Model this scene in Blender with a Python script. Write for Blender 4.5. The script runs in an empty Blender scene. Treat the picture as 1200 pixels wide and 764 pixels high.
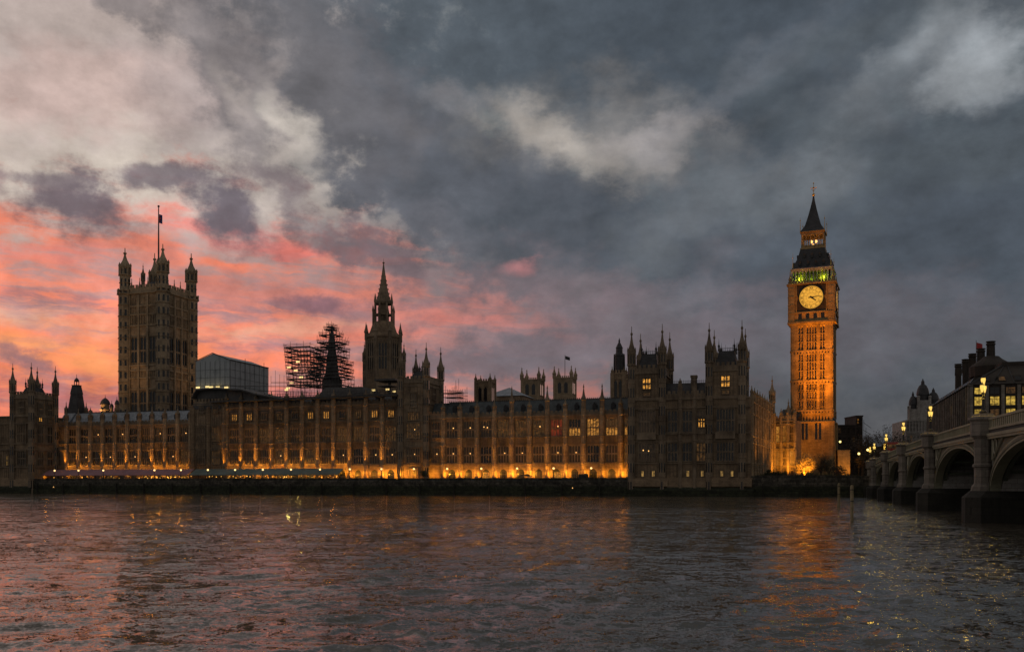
import bpy, bmesh, math, random
import numpy as np
from mathutils import Vector, Matrix
R = math.radians
PI = math.pi
random.seed(7)
sc = bpy.context.scene
col = sc.collection

# ------------------------------------------------------------ camera
H = 3.7            # eye height over the river, metres
F = 1100.0         # focal length in photo pixels (photo is 1200 wide)
HY = 565.0         # photo row of the horizon
cd = bpy.data.cameras.new('camera')
cam = bpy.data.objects.new('camera', cd); col.objects.link(cam)
cam.location = (0, 0, H); cam.rotation_euler = (R(90), 0, 0)
cd.sensor_width = 36; cd.lens = 36 * F / 1200
cd.shift_y = (HY - 382) / 1200
cd.clip_start = .3; cd.clip_end = 9000
sc.camera = cam
sc.view_settings.view_transform = 'Standard'
sc.view_settings.look = 'None'
sc.view_settings.gamma = 1
sc.view_settings.exposure = 0.0

# ------------------------------------------------------------ node helper
class NT:
    def __init__(s, nt): s.nt = nt; nt.nodes.clear()
    def n(s, t, **k):
        nd = s.nt.nodes.new(t)
        for a, v in k.items(): setattr(nd, a, v)
        return nd
    def set(s, inp, v):
        if hasattr(v, 'is_output') or isinstance(v, bpy.types.NodeSocket): s.nt.links.new(v, inp)
        elif isinstance(v, (tuple, list)) and len(v) == 3 and inp.type == 'RGBA': inp.default_value = (*v, 1)
        else: inp.default_value = v
    def m(s, op, a, b=None, c=None, clamp=False):
        nd = s.n('ShaderNodeMath', operation=op); nd.use_clamp = clamp
        s.set(nd.inputs[0], a)
        if b is not None: s.set(nd.inputs[1], b)
        if c is not None: s.set(nd.inputs[2], c)
        return nd.outputs[0]
    def mix(s, f, a, b, blend='MIX'):
        nd = s.n('ShaderNodeMix', data_type='RGBA', blend_type=blend)
        s.set(nd.inputs[0], f); s.set(nd.inputs[6], a); s.set(nd.inputs[7], b)
        return nd.outputs[2]
    def xyz(s, x, y, z):
        nd = s.n('ShaderNodeCombineXYZ'); s.set(nd.inputs[0], x); s.set(nd.inputs[1], y); s.set(nd.inputs[2], z)
        return nd.outputs[0]
    def noise(s, vec, scale, detail=4, rough=.5, out=0, dist=0):
        nd = s.n('ShaderNodeTexNoise'); s.set(nd.inputs['Vector'], vec)
        nd.inputs['Scale'].default_value = scale; nd.inputs['Detail'].default_value = detail
        nd.inputs['Roughness'].default_value = rough; nd.inputs['Distortion'].default_value = dist
        return nd.outputs[out]
    def ramp(s, f, stops):
        nd = s.n('ShaderNodeValToRGB'); s.set(nd.inputs[0], f)
        el = nd.color_ramp.elements
        while len(el) < len(stops): el.new(.5)
        for e, (p, c) in zip(el, stops):
            e.position = p; e.color = (*c, 1) if len(c) == 3 else c
        return nd.outputs[0]
    def rng(s, v, a, b, c=0., d=1., smooth=False):
        nd = s.n('ShaderNodeMapRange'); nd.clamp = True
        if smooth: nd.interpolation_type = 'SMOOTHSTEP'
        s.set(nd.inputs[0], v)
        for i, q in zip((1, 2, 3, 4), (a, b, c, d)): s.set(nd.inputs[i], q)
        return nd.outputs[0]

def srgb(r, g, b):
    f = lambda c: (c / 255 / 12.92) if c <= 10 else ((c / 255 + .055) / 1.055) ** 2.4
    return (f(r), f(g), f(b))

# ------------------------------------------------------------ world: dusk sky
w = bpy.data.worlds.new('World'); sc.world = w; w.use_nodes = True
N = NT(w.node_tree)
tc = N.n('ShaderNodeTexCoord')
sep = N.n('ShaderNodeSeparateXYZ'); N.nt.links.new(tc.outputs['Generated'], sep.inputs[0])
dx_, dy_, dz_ = sep.outputs
# azimuth and elevation, in units of 1/1000 radian
AZ = N.m('MULTIPLY', N.m('ARCTAN2', dx_, dy_), 1000.)
hor = N.m('SQRT', N.m('ADD', N.m('MULTIPLY', dx_, dx_), N.m('MULTIPLY', dy_, dy_)))
EL = N.m('MULTIPLY', N.m('ARCTAN2', dz_, hor), 1000.)
def azel(px, py):
    x, y, z = (px - 600) / F, 1, (HY - py) / F
    return math.atan2(x, y) * 1000, math.atan2(z, math.hypot(x, y)) * 1000
pv = N.xyz(AZ, N.m('MULTIPLY', EL, 1.5), 0.)
big = N.n('ShaderNodeTexNoise'); N.set(big.inputs['Vector'], pv)
big.inputs['Scale'].default_value = .0085; big.inputs['Detail'].default_value = 6; big.inputs['Roughness'].default_value = .55
sb = N.n('ShaderNodeSeparateColor'); N.nt.links.new(big.outputs['Color'], sb.inputs[0])
fine = N.noise(pv, .03, 6, .6)
c5 = lambda v: N.m('SUBTRACT', v, .5)
WA = N.m('ADD', AZ, N.m('ADD', N.m('MULTIPLY', c5(sb.outputs[0]), 170.), N.m('MULTIPLY', c5(fine), 60.)))
WE = N.m('ADD', EL, N.m('ADD', N.m('MULTIPLY', c5(sb.outputs[1]), 110.), N.m('MULTIPLY', c5(fine), 40.)))
# long horizontal streaks of lit cloud
tilt = N.m('ADD', EL, N.m('ADD', N.m('MULTIPLY', AZ, .05), N.m('MULTIPLY', c5(sb.outputs[2]), 26.)))
streak = N.noise(N.xyz(N.m('MULTIPLY', AZ, .15), tilt, 3.), .055, 6, .6, dist=.25)
st2 = N.noise(N.xyz(N.m('MULTIPLY', AZ, .20), tilt, 90.), .085, 5, .6, dist=.3)
cot = N.noise(N.xyz(AZ, N.m('MULTIPLY', EL, 1.25), 40.), .022, 8, .62)

def blob(px, py, rx, ry, rot=0, soft=.6, mod=None, warp=1.):
    a, e = azel(px, py)
    wa = N.m('ADD', AZ, N.m('MULTIPLY', N.m('SUBTRACT', WA, AZ), warp)) if warp != 1. else WA
    we = N.m('ADD', EL, N.m('MULTIPLY', N.m('SUBTRACT', WE, EL), warp)) if warp != 1. else WE
    X = N.m('SUBTRACT', wa, a); Y = N.m('SUBTRACT', we, e)
    c, s_ = math.cos(R(rot)), math.sin(R(rot))
    k = .91
    xr = N.m('ADD', N.m('MULTIPLY', X, c / (rx * k)), N.m('MULTIPLY', Y, s_ / (rx * k)))
    yr = N.m('ADD', N.m('MULTIPLY', X, -s_ / (ry * k)), N.m('MULTIPLY', Y, c / (ry * k)))
    d = N.m('SQRT', N.m('ADD', N.m('MULTIPLY', xr, xr), N.m('MULTIPLY', yr, yr)))
    d = N.m('ADD', d, N.m('MULTIPLY', c5(cot), 2.1))
    return N.rng(d, 1 + soft, 1 - soft, 0., 1., True)

# base: pale warm west (left) to blue grey (right), by azimuth
t = N.rng(AZ, -430., 20., 0., 1., True)
base = N.mix(t, srgb(182, 167, 162), srgb(100, 108, 112))
t2 = N.rng(EL, 40., 330., 0., 1., True)
low = N.mix(N.rng(AZ, -330., 230., 0., 1., True), srgb(172, 126, 126), srgb(97, 98, 101))
base = N.mix(t2, low, base)
sky = base
def lay(mask, c, k=1.):
    global sky
    sky = N.mix(N.m('MULTIPLY', mask, k), sky, srgb(*c))
# pale cream gaps on the left
lay(blob(120, 215, 250, 62, 6, .9), (214, 203, 188), .72)
lay(blob(60, 40, 260, 70, -8, .9), (190, 174, 166), .6)
lay(blob(60, 110, 150, 26, 8, .8), (205, 176, 168), .6)
lay(blob(240, 130, 70, 40, -30, .9), (160, 149, 150), .5)
# glow near the horizon: pinkish red and orange bands
red = blob(60, 390, 560, 135, 0, .45, warp=.6)
lay(red, (192, 138, 134), .55)
lay(N.m('MULTIPLY', red, N.rng(streak, .44, .60, 0., 1., True)), (248, 136, 106), .95)
lay(N.m('MULTIPLY', blob(80, 330, 430, 42, -3, .6, warp=.6), N.rng(st2, .42, .58, .1, 1.)), (248, 140, 110), .85)
lay(N.m('MULTIPLY', blob(70, 378, 210, 13, -2, .7, warp=.4), N.rng(st2, .38, .56, .2, 1.)), (222, 176, 150), .75)
lay(N.m('MULTIPLY', blob(60, 418, 240, 34, 0, .6, warp=.5), N.rng(st2, .36, .52, .2, 1.)), (252, 142, 96), .9)
lay(N.m('MULTIPLY', blob(90, 414, 110, 12, -3, .7, warp=.4), N.rng(streak, .36, .52, .3, 1.)), (252, 164, 104), .7)
lay(N.m('MULTIPLY', blob(345, 385, 190, 30, -4, .7, warp=.6), N.rng(streak, .42, .56, .1, 1.)), (248, 138, 110), .8)
lay(N.m('MULTIPLY', blob(340, 384, 110, 9, 6, .7, warp=.5), N.rng(st2, .4, .54, .2, 1.)), (226, 168, 142), .7)
lay(N.m('MULTIPLY', blob(530, 388, 130, 22, -4, .8, warp=.8), N.rng(streak, .42, .56, .1, 1.)), (226, 128, 114), .75)
lay(N.m('MULTIPLY', blob(300, 275, 110, 16, -6, .7, warp=.6), N.rng(st2, .4, .56, .3, 1.)), (240, 128, 118), .8)
lay(N.m('MULTIPLY', blob(30, 292, 70, 10, -3, .7, warp=.6), N.rng(st2, .4, .56, .3, 1.)), (238, 134, 118), .7)
# purple grey bars among the glow
lay(N.m('MULTIPLY', blob(150, 355, 420, 9, 2, .8, warp=.5), N.rng(st2, .44, .58, 1., 0.)), (156, 120, 126), .7)
lay(N.m('MULTIPLY', blob(330, 408, 220, 7, 1, .8, warp=.4), N.rng(st2, .46, .6, 1., .1)), (160, 118, 124), .7)
lay(N.m('MULTIPLY', blob(120, 462, 260, 16, 0, .8, warp=.4), N.rng(st2, .42, .6, 1., .2)), (158, 96, 104), .8)
lay(blob(18, 424, 34, 6, -14, .8, warp=.5), (140, 108, 116), .85)
lay(blob(290, 340, 200, 16, -6, .9, warp=.7), (176, 132, 134), .5)
# the large dark cloud deck
lay(blob(500, 175, 250, 78, -40, .28), (93, 95, 102), .95)
lay(blob(760, 40, 400, 150, -5, .3), (81, 89, 97), .96)
lay(blob(640, 250, 290, 62, -20, .35), (87, 91, 99), .88)
lay(blob(1060, 290, 330, 150, 0, .6), (83, 91, 100), .92)
lay(blob(860, 290, 260, 60, 0, .7), (89, 95, 103), .7)
lay(blob(410, 105, 90, 60, -30, .5), (99, 99, 105), .8)
lay(blob(330, 60, 110, 60, -35, .9), (117, 115, 119), .8)
lay(blob(265, 90, 70, 26, -40, .7), (115, 111, 115), .7)
lay(blob(300, 175, 60, 22, -40, .8), (119, 114, 117), .6)
lay(blob(230, 20, 70, 24, -35, .8), (129, 123, 125), .6)
lay(blob(160, 12, 60, 16, -25, .6), (123, 117, 119), .7)
lay(blob(250, 55, 60, 12, -30, .7), (145, 137, 137), .5)
tint = N.mix(N.rng(AZ, -120., 200., 0., 1., True), (1, 1, 1), (.75, .765, .80))
sky = N.mix(1., sky, tint, 'MULTIPLY')
# isolated purple clouds on the left
lay(blob(98, 238, 52, 27, -30, .6, warp=.8), (112, 101, 108), .97)
lay(blob(262, 243, 48, 27, -22, .6, warp=.8), (108, 100, 108), .97)
lay(blob(330, 215, 50, 20, -20, .8, warp=.8), (128, 116, 120), .8)
lay(blob(185, 206, 52, 13, 4, .5, warp=.5), (122, 112, 118), .9)
lay(blob(60, 205, 30, 9, 0, .6, warp=.5), (134, 122, 126), .8)
lay(blob(365, 358, 36, 8, 0, .6, warp=.5), (140, 104, 114), .85)
lay(blob(590, 418, 170, 24, 5, .5, warp=.7), (108, 100, 108), .92)
lay(blob(430, 285, 80, 20, -24, .6), (108, 100, 108), .8)
lay(blob(2, 205, 16, 16, 0, .6, warp=.5), (160, 140, 140), .7)
# pink wash low in the middle
lay(blob(640, 345, 150, 36, -6, .9), (140, 119, 124), .65)
lay(blob(604, 308, 22, 9, 0, .8, warp=.5), (200, 130, 130), .7)
lay(blob(780, 395, 260, 46, 0, .9), (118, 110, 117), .65)
# bright holes in the deck
lay(blob(690, 160, 110, 36, -4, 1.1, warp=.8), (150, 146, 144), .75)
lay(blob(655, 165, 60, 20, -22, 1.2, warp=.9), (196, 186, 176), .7)
lay(blob(745, 168, 46, 14, 5, 1.2, warp=.9), (178, 170, 162), .6)
lay(blob(770, 158, 54, 17, 8, .9, warp=.7), (162, 156, 156), .75)
lay(blob(340, 148, 40, 15, -40, .8, warp=.6), (206, 196, 186), .85)
lay(blob(278, 120, 30, 10, -50, .8, warp=.6), (184, 172, 166), .6)
lay(blob(525, 122, 26, 12, -10, .9, warp=.7), (138, 136, 140), .5)
lay(blob(1150, 76, 38, 30, 28, .8, warp=.7), (170, 175, 180), .85)
lay(blob(1085, 38, 46, 18, 30, .9, warp=.6), (146, 151, 156), .75)
lay(blob(960, 170, 200, 34, 24, 1., warp=1.3), (126, 130, 134), .5)
lay(blob(500, 250, 120, 20, -30, .9), (112, 112, 120), .4)
lay(blob(1000, 40, 110, 22, 14, .9), (112, 119, 124), .3)
lay(blob(930, 120, 120, 22, -30, .8), (84, 92, 99), .5)
lay(blob(1120, 190, 110, 30, 10, .8), (88, 95, 101), .6)
lay(blob(860, 95, 90, 18, 30, .9), (112, 116, 124), .5)
lay(blob(1060, 395, 190, 40, 8, .9), (106, 104, 111), .35)
lay(blob(800, 340, 60, 16, 30, .9), (116, 113, 120), .5)

# texture over everything
tex = N.noise(pv, .016, 9, .6)
fac = N.m('MULTIPLY', N.rng(tex, .30, .70, .80, 1.20), N.rng(N.noise(N.xyz(AZ, N.m('MULTIPLY', EL, 1.6), 500.), .0065, 7, .6), .34, .66, .90, 1.12))
fac = N.m('MULTIPLY', fac, N.rng(cot, .3, .7, .85, 1.15))
vm = N.n('ShaderNodeVectorMath', operation='SCALE'); N.nt.links.new(sky, vm.inputs[0]); N.nt.links.new(fac, vm.inputs['Scale'])
skyc = vm.outputs[0]
# round the back and overhead: even blue-grey dusk overcast; a trace of clear twilight sky
nish = N.n('ShaderNodeTexSky', sky_type='NISHITA'); nish.sun_disc = False
nish.sun_elevation = R(1); nish.sun_rotation = R(-40)
back = N.rng(N.m('ABSOLUTE', AZ), 900., 1600., 0., 1., True)
over = N.rng(EL, 480., 900., 0., 1., True)
ob = N.m('MAXIMUM', back, over)
amb = N.mix(N.rng(tex, .3, .7, 0., 1.), srgb(104, 102, 102), srgb(138, 132, 126))
skyc = N.mix(ob, skyc, amb)
bg = N.n('ShaderNodeBackground'); N.nt.links.new(skyc, bg.inputs[0]); bg.inputs[1].default_value = .97
bg2 = N.n('ShaderNodeBackground'); N.nt.links.new(nish.outputs[0], bg2.inputs[0]); bg2.inputs[1].default_value = .004
add = N.n('ShaderNodeAddShader'); N.nt.links.new(bg.outputs[0], add.inputs[0]); N.nt.links.new(bg2.outputs[0], add.inputs[1])
wo = N.n('ShaderNodeOutputWorld'); N.nt.links.new(add.outputs[0], wo.inputs[0])

# faint afterglow from beyond the palace, to the left
sd = bpy.data.lights.new('sun', 'SUN'); sd.energy = .10; sd.angle = R(20); sd.color = (1, .55, .42)
sun = bpy.data.objects.new('sun', sd); col.objects.link(sun)
sun.rotation_euler = (R(84), 0, R(-40 + 180)); sun.location = (-300, 500, 120)

# ------------------------------------------------------------ frames
TH = -R(17.34)
DX, DY = math.cos(TH), math.sin(TH)
NX, NY = -math.sin(TH), math.cos(TH)
def W(s, t, z=0): return Vector((s * DX + t * NX, s * DY + t * NY, z))
def S(px, t):
    u = (px - 600) / F
    return t * (u * NY - NX) / (DX - u * DY)
def YD(px, t):
    return t / (NY + (px - 600) / F * NX)
def Z(py, px, t): return H + (HY - py) * YD(px, t) / F
def P(px, Y): return ((px - 600) / F * Y, Y)
def ZY(py, Y): return H + (HY - py) * Y / F

# ------------------------------------------------------------ materials
MATS = {}
def newmat(name):
    m = bpy.data.materials.new(name); m.use_nodes = True
    return m, NT(m.node_tree)
def finish(K, m, base, rough=.8, metal=0., bump=None, bstr=.3, bdist=.05, emis=None, estr=0., spec=None):
    b = K.n('ShaderNodeBsdfPrincipled')
    K.set(b.inputs['Base Color'], base); K.set(b.inputs['Roughness'], rough); K.set(b.inputs['Metallic'], metal)
    if spec is not None: b.inputs['Specular IOR Level'].default_value = spec
    if emis is not None:
        K.set(b.inputs['Emission Color'], emis); K.set(b.inputs['Emission Strength'], estr)
    if bump is not None:
        bn = K.n('ShaderNodeBump'); bn.inputs['Strength'].default_value = bstr; bn.inputs['Distance'].default_value = bdist
        K.set(bn.inputs['Height'], bump); K.nt.links.new(bn.outputs[0], b.inputs['Normal'])
    o = K.n('ShaderNodeOutputMaterial'); K.nt.links.new(b.outputs[0], o.inputs[0])
    return m
def wpos(K): return K.n('ShaderNodeNewGeometry').outputs['Position']
def c5m(K, v): return K.m('SUBTRACT', v, .5)
def rock(name, c1, c2, scale=.35, rough=.9, block=True, bh=.45, streak=.5):
    m, K = newmat(name)
    p = wpos(K)
    n1 = K.noise(p, scale, 6, .6)
    mp = K.n('ShaderNodeMapping'); K.nt.links.new(p, mp.inputs[0]); mp.inputs['Scale'].default_value = (1.6, 1.6, .12)
    n2 = K.noise(mp.outputs[0], 1., 4, .6)
    n3 = K.noise(p, 4., 4, .6)
    n0 = K.noise(p, .045, 4, .6)
    f = K.m('ADD', K.m('MULTIPLY', c5m(K, n0), .45), K.m('ADD', K.m('MULTIPLY', n1, .55), K.m('ADD', K.m('MULTIPLY', n2, .3 * streak * 2), K.m('MULTIPLY', n3, .25))))
    c = K.ramp(f, [(.40, c1), (.68, c2)])
    bump = n3
    if block:
        s_ = K.n('ShaderNodeSeparateXYZ'); K.nt.links.new(p, s_.inputs[0])
        xx = K.m('ADD', K.m('MULTIPLY', s_.outputs[0], DX), K.m('MULTIPLY', s_.outputs[1], DY))
        yy = K.m('ADD', K.m('MULTIPLY', s_.outputs[0], NX), K.m('MULTIPLY', s_.outputs[1], NY))
        br = K.n('ShaderNodeTexBrick'); K.set(br.inputs['Vector'], K.xyz(K.m('ADD', xx, yy), s_.outputs[2], 0.))
        br.inputs['Scale'].default_value = 1; br.inputs['Brick Width'].default_value = bh * 2.1; br.inputs['Row Height'].default_value = bh
        br.inputs['Mortar Size'].default_value = .02; br.inputs['Color1'].default_value = (.8, .8, .8, 1)
        br.inputs['Color2'].default_value = (1.1, 1.1, 1.1, 1); br.inputs['Mortar'].default_value = (.5, .5, .5, 1)
        c = K.mix(1., c, br.outputs[0], 'MULTIPLY')
        bump = K.m('SUBTRACT', n3, K.m('MULTIPLY', br.outputs[1], .6))
    MATS[name] = finish(K, m, c, rough, bump=bump, bstr=.5, bdist=.06)
rock('limestone', (.15, .105, .068), (.37, .27, .175))
rock('carved_stone', (.10, .074, .052), (.30, .23, .16), block=False)
rock('shaded_stone', (.08, .056, .036), (.25, .18, .115), block=False)  # darker limestone copy; shade of recesses and openings put into its colour
rock('golden_stone', (.22, .155, .10), (.50, .37, .24))
rock('gilded_stone', (.22, .15, .09), (.46, .33, .19), block=False)
rock('tower_stone', (.20, .15, .10), (.46, .35, .23))
rock('yellow_stone', (.19, .125, .055), (.44, .30, .14))
rock('pale_stone', (.24, .22, .20), (.46, .44, .42))
def wallmat():
    m, K = newmat('river_stone'); p = wpos(K); sp = K.n('ShaderNodeSeparateXYZ'); K.nt.links.new(p, sp.inputs[0])
    xx = K.m('ADD', K.m('MULTIPLY', sp.outputs[0], DX), K.m('MULTIPLY', sp.outputs[1], DY))
    br = K.n('ShaderNodeTexBrick'); K.set(br.inputs['Vector'], K.xyz(xx, sp.outputs[2], 0.))
    br.inputs['Scale'].default_value = 1; br.inputs['Brick Width'].default_value = 1.5; br.inputs['Row Height'].default_value = .62; br.inputs['Mortar Size'].default_value = .035
    br.inputs['Color1'].default_value = (.6, .6, .6, 1); br.inputs['Color2'].default_value = (1.25, 1.25, 1.25, 1); br.inputs['Mortar'].default_value = (.35, .35, .35, 1)
    n1 = K.noise(K.xyz(K.m('MULTIPLY', xx, .5), K.m('MULTIPLY', sp.outputs[2], .15), 0.), 1., 5, .65); n2 = K.noise(p, 1.3, 6, .6)
    hgt = K.m('ADD', sp.outputs[2], K.m('MULTIPLY', K.m('SUBTRACT', n1, .5), 2.2))
    weed = K.ramp(n2, [(.35, (.012, .015, .008)), (.65, (.042, .048, .024))])
    stone = K.ramp(n2, [(.35, (.05, .046, .038)), (.68, (.17, .15, .12))])
    c = K.mix(K.rng(hgt, 2.1, 3.3, 0., 1., True), weed, K.mix(K.rng(n1, .45, .62, 0., .7), stone, (.02, .02, .017)))
    MATS['river_stone'] = finish(K, m, K.mix(1., c, br.outputs[0], 'MULTIPLY'), .85, bump=K.m('SUBTRACT', n2, K.m('MULTIPLY', br.outputs[1], .7)), bstr=.6, bdist=.08)
wallmat()
rock('granite', (.12, .105, .09), (.30, .265, .225), bh=.7)
rock('wet_granite', (.012, .012, .010), (.042, .04, .032), bh=.7)
rock('bridge_paint', (.075, .085, .06), (.15, .165, .115), block=False, rough=.5)
rock('bridge_trim', (.20, .195, .135), (.36, .35, .25), block=False, rough=.5)
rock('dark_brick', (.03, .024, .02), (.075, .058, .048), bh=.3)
rock('bronze', (.02, .015, .012), (.05, .04, .032), block=False, rough=.8)
rock('asphalt', (.035, .035, .035), (.06, .06, .06), block=False)
rock('earth', (.02, .02, .015), (.05, .045, .03), block=False)
rock('iron', (.012, .012, .012), (.03, .03, .03), block=False, rough=.5)
rock('tarpaulin', (.15, .18, .20), (.36, .40, .43), scale=.25, block=False, rough=.7, streak=.9)
rock('scaffold_dark', (.03, .03, .032), (.09, .088, .09), block=False, rough=.6)
rock('bark', (.03, .025, .02), (.07, .058, .045), block=False)
rock('timber', (.20, .165, .09), (.40, .33, .20), scale=2., block=False)
rock('pink_canvas', (.28, .15, .18), (.42, .24, .27), block=False, rough=.7)
rock('green_canvas', (.11, .15, .145), (.21, .26, .245), block=False, rough=.7)
rock('dark_canvas', (.02, .03, .03), (.05, .06, .06), block=False)
def slate(name, c1, c2, rough):
    m, K = newmat(name); p = wpos(K)
    s_ = K.n('ShaderNodeSeparateXYZ'); K.nt.links.new(p, s_.inputs[0])
    xx = K.m('ADD', K.m('MULTIPLY', s_.outputs[0], DX), K.m('MULTIPLY', s_.outputs[1], DY))
    br = K.n('ShaderNodeTexBrick'); K.set(br.inputs['Vector'], K.xyz(xx, s_.outputs[2], 0.))
    br.inputs['Scale'].default_value = 1; br.inputs['Brick Width'].default_value = .9; br.inputs['Row Height'].default_value = .5
    br.inputs['Mortar Size'].default_value = .03
    br.inputs['Color1'].default_value = (.8, .8, .8, 1); br.inputs['Color2'].default_value = (1.15, 1.15, 1.15, 1); br.inputs['Mortar'].default_value = (.4, .4, .4, 1)
    c = K.ramp(K.noise(p, .5, 6, .6), [(.35, c1), (.7, c2)])
    MATS[name] = finish(K, m, K.mix(1., c, br.outputs[0], 'MULTIPLY'), rough, bump=K.m('MULTIPLY', br.outputs[1], -1.), bstr=.6, bdist=.05)
slate('slate', (.035, .045, .052), (.09, .11, .12), .5)
slate('dark_slate', (.022, .022, .026), (.06, .06, .068), .55)
slate('lead_roof', (.20, .235, .28), (.36, .40, .46), .4)
def plain(name, c, rough=.5, metal=0.):
    m, K = newmat(name); p = wpos(K)
    cc = K.ramp(K.noise(p, 3., 4, .6), [(.3, tuple(x * .8 for x in c)), (.7, tuple(x * 1.15 for x in c))])
    MATS[name] = finish(K, m, cc, rough, metal)
plain('glass', (.012, .014, .018), .08)
plain('gold', (.55, .36, .10), .35, .8)
plain('black_paint', (.012, .012, .013), .4)
plain('red_paint', (.28, .015, .012), .35)
plain('white_paint', (.55, .55, .55), .35)
plain('red_cloth', (.45, .05, .05), .8)
plain('blue_cloth', (.03, .05, .2), .8)
plain('white_cloth', (.5, .5, .5), .8)
plain('rubber', (.015, .015, .015), .8)
def lit(name, c, s_, var=.6, scale=.9):
    m, K = newmat(name); p = wpos(K)
    n1 = K.noise(p, scale, 3, .6)
    f = K.rng(n1, .35, .65, 1 - var, 1 + var * .5)
    MATS[name] = finish(K, m, (.03, .025, .02), .3, emis=c, estr=K.m('MULTIPLY', f, s_))
lit('lit_window', (1, .42, .07), .40, .9, 1.9)
lit('bright_window', (1, .44, .07), .75, .8, 1.6)
lit('dim_window', (1, .46, .12), .055, .97, 1.6)
lit('faint_window', (1, .55, .25), .010, .97, 1.2)
lit('red_window', (1, .12, .03), .13, .8, 1.)
lit('green_lit_window', (1, .58, .16), .26, .8, 1.6)
lit('office_window', (1, .64, .10), .50, .8, 1.1)
lit('shop_light', (1, .48, .08), 2.2, .9, 1.2)
lit('lamp_globe', (1, .62, .24), 2.2, 0.)
lit('bridge_globe', (1, .64, .14), 1.15, 0.)
lit('street_globe', (1, .75, .22), 2.5, 0.)
lit('room_lamp', (1, .52, .15), 1.9, 0.)
lit('work_light', (1, .72, .28), 1.3, .2)
lit('red_signal', (1, .03, .02), 9., 0.)
lit('dial_glass', (1, .47, .05), .82, .12, .5)
def leafmat(name, c1, c2):
    m, K = newmat(name); p = wpos(K)
    c = K.ramp(K.noise(p, 1.2, 5, .6), [(.35, c1), (.68, c2)])
    MATS[name] = finish(K, m, c, .8)
leafmat('foliage', (.025, .035, .015), (.07, .085, .04))
leafmat('twigs', (.05, .04, .028), (.12, .095, .06))
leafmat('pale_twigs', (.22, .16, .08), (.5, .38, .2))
leafmat('lawn', (.02, .035, .012), (.05, .07, .025))

# water
def water():
    m, K = newmat('river_water')
    p = wpos(K)
    def sl(scale, sx_, sy_, amp, off, det=2):
        mp = K.n('ShaderNodeMapping'); K.nt.links.new(p, mp.inputs[0]); mp.inputs['Scale'].default_value = (sx_, sy_, 1)
        mp.inputs['Rotation'].default_value = (0, 0, R(off)); mp.inputs['Location'].default_value = (off * 7., off * 3., 0)
        c = K.noise(mp.outputs[0], scale, det, .6, out=1, dist=.35)
        v = K.n('ShaderNodeVectorMath', operation='SUBTRACT'); K.nt.links.new(c, v.inputs[0]); v.inputs[1].default_value = (.5, .5, .5)
        w_ = K.n('ShaderNodeVectorMath', operation='SCALE'); K.nt.links.new(v.outputs[0], w_.inputs[0]); K.set(w_.inputs['Scale'], amp)
        return w_.outputs[0]
    def vadd(a, b):
        v = K.n('ShaderNodeVectorMath', operation='ADD'); K.nt.links.new(a, v.inputs[0]); K.nt.links.new(b, v.inputs[1]); return v.outputs[0]
    tot = vadd(vadd(sl(.28, .8, 1.2, .34, 12, 4), sl(1.0, .8, 1.25, .52, -9, 4)), vadd(sl(3.2, .85, 1.2, .95, 17, 4), sl(11., 1, 1, .75, 5, 2)))
    mq = K.n('ShaderNodeMapping'); K.nt.links.new(p, mq.inputs[0]); mq.inputs['Scale'].default_value = (.35, 1., 1); mq.inputs['Rotation'].default_value = (0, 0, R(8))
    gust = K.m('MULTIPLY', K.rng(K.noise(p, .045, 5, .6), .36, .64, .5, 1.35), K.rng(K.noise(mq.outputs[0], .22, 4, .65), .36, .64, .6, 1.35))
    g = K.n('ShaderNodeVectorMath', operation='SCALE'); K.nt.links.new(tot, g.inputs[0]); K.set(g.inputs['Scale'], gust)
    f = K.n('ShaderNodeVectorMath', operation='MULTIPLY'); K.nt.links.new(g.outputs[0], f.inputs[0]); f.inputs[1].default_value = (1, 1, 0)
    geo = K.n('ShaderNodeNewGeometry')
    nn = K.n('ShaderNodeVectorMath', operation='NORMALIZE'); K.nt.links.new(vadd(geo.outputs['Normal'], f.outputs[0]), nn.inputs[0])
    pr = K.n('ShaderNodeBsdfPrincipled')
    pr.inputs['Base Color'].default_value = (.095, .084, .066, 1)
    pr.inputs['Roughness'].default_value = .04; pr.inputs['IOR'].default_value = 1.46
    K.nt.links.new(nn.outputs[0], pr.inputs['Normal'])
    o = K.n('ShaderNodeOutputMaterial'); K.nt.links.new(pr.outputs[0], o.inputs[0])
    MATS['river_water'] = m
water()

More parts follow.
